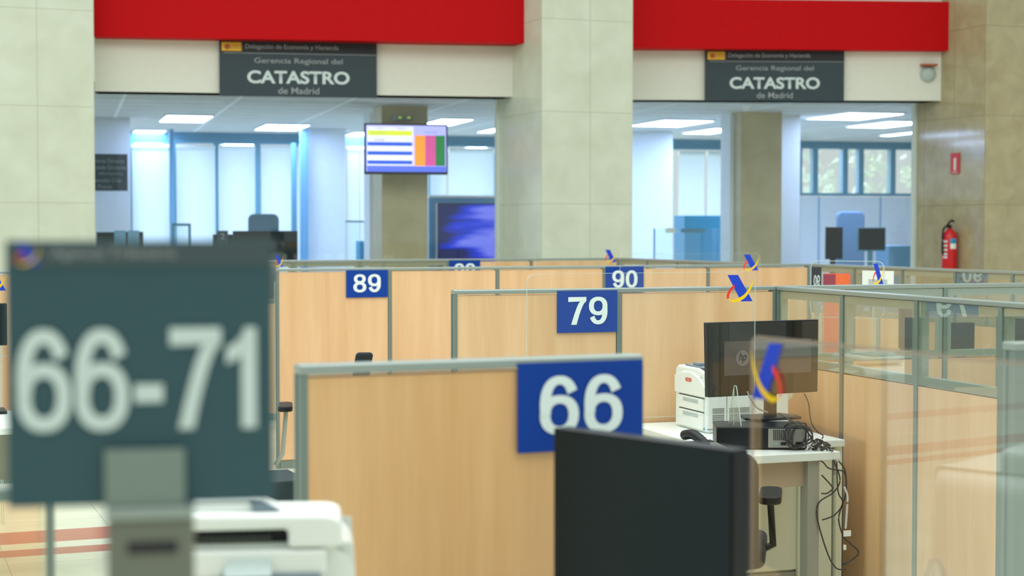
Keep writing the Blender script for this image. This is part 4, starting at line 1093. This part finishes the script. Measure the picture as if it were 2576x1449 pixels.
for pts, lab in hang:
    cable(lab, [wpt(x, y, 6.66) for x, y in pts], 0.003)
cable('white cable hanging down the right corner of the desk', [wpt(x, y, 6.66) for x, y in ((2124, 1225), (2132, 1250), (2130, 1290), (2127, 1330))], 0.0045, 'cable_white', 'white_cable')
p = wpt(2122, 1350, 6.65)
tag(link('paper_tag', B(0, 0.034, 0, 0.001, 0, 0.024), 'white', None, loc=p, rz=A79), 'small white paper tag on the hanging white cable', 'tag')
p = wpt(2122, 1384, 6.65)
tag(link('cable_plug', B(0, 0.012, 0, 0.012, 0, 0.02), 'white_warm', None, 0.002, loc=p), 'small pale plug end hanging below the paper tag', 'plug')

# task chairs
def taskchair(label, x, y, rz, zb0=0.60, zb1=0.95, arm=True, w=0.44, arm_mat='black', post='black', back_w=None, lean=0.0, straight=False, seat_w=None):
    t = thing('office_chair', label, 'chair', (x, y, 0), rz)
    bw = back_w or w
    link('backrest', prism(NB(), [(x_+lean*(z_-zb0), z_) for x_, z_ in rrect(-bw/2, bw/2, zb0, zb1, min(0.06, bw*0.2))], 0.0, 0.05), 'black_soft', t, 0.012, 3)
    link('back_bar', B(-0.025, 0.025, 0.05, 0.07, 0.42, zb0+0.15), 'black', t)
    sw = seat_w if seat_w else w/2+.02
    link('seat', zprism(NB(), rrect(-sw, sw, -0.50, -0.02, 0.08), 0.44, 0.51), 'black_soft', t, 0.02, 3)
    if arm:
        for sx in (-1, 1):
            a_ = link('armrest', zprism(NB(), rrect(sx*(w/2+.035)-0.04, sx*(w/2+.035)+0.04, -0.36, -0.10, 0.035), 0.66, 0.69), arm_mat, t, 0.008, 3)
            if straight: link('arm_post', tube(NB(), [(sx*(w/2+.04), -0.22, 0.66), (sx*(w/2+.02), -0.22, 0.42), (sx*(w/2-.02), -0.22, 0.36)], 0.012), post, a_); continue
            link('arm_post', tube(NB(), [(sx*(w/2+.035), -0.20, 0.66), (sx*(w/2+.045), -0.22, 0.50), (sx*(w/2-.06), -0.24, 0.44)], 0.014), post, a_)
    link('gas_column', tube(NB(), [(0, -0.25, 0.1), (0, -0.25, 0.44)], 0.028), 'black', t)
    for k in range(5):
        a = 2*PI*k/5+.3
        l = link('base_leg', tube(NB(), [(0, -0.25, 0.11), (0.29*math.cos(a), -0.25+0.29*math.sin(a), 0.07)], 0.018), 'black', t)
        link('caster', tube(NB(), [(0.29*math.cos(a)-.015, -0.25+0.29*math.sin(a), 0.028), (0.29*math.cos(a)+.015, -0.25+0.29*math.sin(a), 0.028)], 0.028, 12), 'black', l)
    return t
# chair at 79, its arm reaches out past the foreground monitor
p = atY(1946, 1245, 5.78)
taskchair('black task chair at position 79, armrest showing right of foreground monitor', p.x-0.27, p.y+0.02, R(170), 0.45, 0.86, w=0.44)
# chair behind partition 66: only the top of the back shows
p = atY(885, 888, 8.3)
t = taskchair('black office chair whose back just tops the 66 partition', p.x, p.y, R(10), 0.6, p.z, arm=False, w=0.40, back_w=0.085, lean=0.16)
# chair between the sign and 66: armrest and grey support
p = atY(716, 1046, 9.0)
taskchair('dark chair showing one armrest between 66-71 sign and 66 partition', p.x-0.265, p.y+0.15, R(8), 0.45, 0.62, w=0.42, post='alu_pale', back_w=0.28, straight=True, seat_w=0.15)
o = pbox('waste_bin', 'dark teal bin standing low between the grey sign and 66 partition', 'bin', 640, 775, 1214, 1330, 6.3, 0.3, 'teal_black', ang=A66, to_floor=True)

# ================================================================ items seen through the glass at right
monitor('dark monitor behind the second glazed bay at right', 2270, 2322, 757, 878, 8.9, ang=R(35), mat='black')
monitor('dark monitor behind the third glazed bay, under the reversed number', 2392, 2452, 812, 884, 8.7, ang=R(10), mat='black')
monitor('black monitor back cut by the right edge of the photo', 2534, 2640, 795, 905, 8.8, ang=R(10), mat='black')
a = xy(2262, 8.75)
table('beech-topped desk behind the glazed strip, carrying three dark monitors', a+Vector((-0.02, -0.2, 0)), A79-R(4), 1.5, 0.5, mat='desk')
p = xy(2072, 10.6)
t = thing('banner_reflection', 'orange and purple board in place of a reflected banner behind the first glazed bay', 'banner', (p.x, p.y, 0), R(5))
s1, _ = onplane(2138, 800, p, R(5)); _, zt = onplane(2080, 688, p, R(5)); _, zm = onplane(2080, 690, p, R(5))
link('sheet', B(0, s1, 0, 0.01, 0.04, zt), 'orange', t)  # solid board added where a banner is only reflected
link('purple_block', B(0.0, s1*0.45, -0.003, 0, zt-0.12, zt-0.005), 'purple', t)
link('foot', B(-0.02, s1+0.02, -0.12, 0.13, 0, 0.04), 'alu', t)
p = xy(2050, 10.55)
_, zb = onplane(2050, 716, p, A21)
t = thing('sign_reflection', 'small plate with mirrored pale digits in place of a reflected sign, beside the orange board', 'sign', (p.x, p.y, 0), A21)
w_ = 20*10.55/F
link('post', B(w_/2-0.012, w_/2+0.012, 0.006, 0.02, 0, zb), 'alu', t); link('plate', B(-0.02, w_+0.0, 0, 0.006, zb-0.05, zb+0.11), 'slate_dark', t)
numerals('digits', '90', 'digit_grey', t, w_/2-.01, zb-0.01, 0.07, w_*0.9, y=-0.002, mirror=True)  # mirrored digits paint the reflection of a number sign
# notice sheet
p = xy(2170, 9.9); s1, zt = onplane(2248, 682, p, R(-40)); _, zb = onplane(2210, 795, p, R(-40))
t = thing('notice_stand', 'white notice sheet on a thin stand behind the glazed strip', 'notice', (p.x, p.y, 0), R(-40))
link('sheet', B(0, s1, 0, 0.004, zt-0.16, zt), 'white', t); link('post', B(s1/2-0.01, s1/2+0.01, 0.004, 0.02, 0, zt-0.02), 'alu', t); link('foot', B(s1/2-0.1, s1/2+0.1, -0.08, 0.1, 0, 0.012), 'alu', t)
gm = NB(); box(gm, s1*0.2, s1*0.8, -0.001, 0, zt-0.13, zt-0.05); link('grey_print', gm, 'grey_plastic', t)
# left frame edge monitor and chair
monitor('black monitor cut by the left edge of the photo', -110, 19, 765, 872, 8.0, ang=A21, mat='black')
table('white desk at the left edge of the photo, hidden by the 66-71 sign', xy(-260, 7.3), A21, 1.1, 0.75)
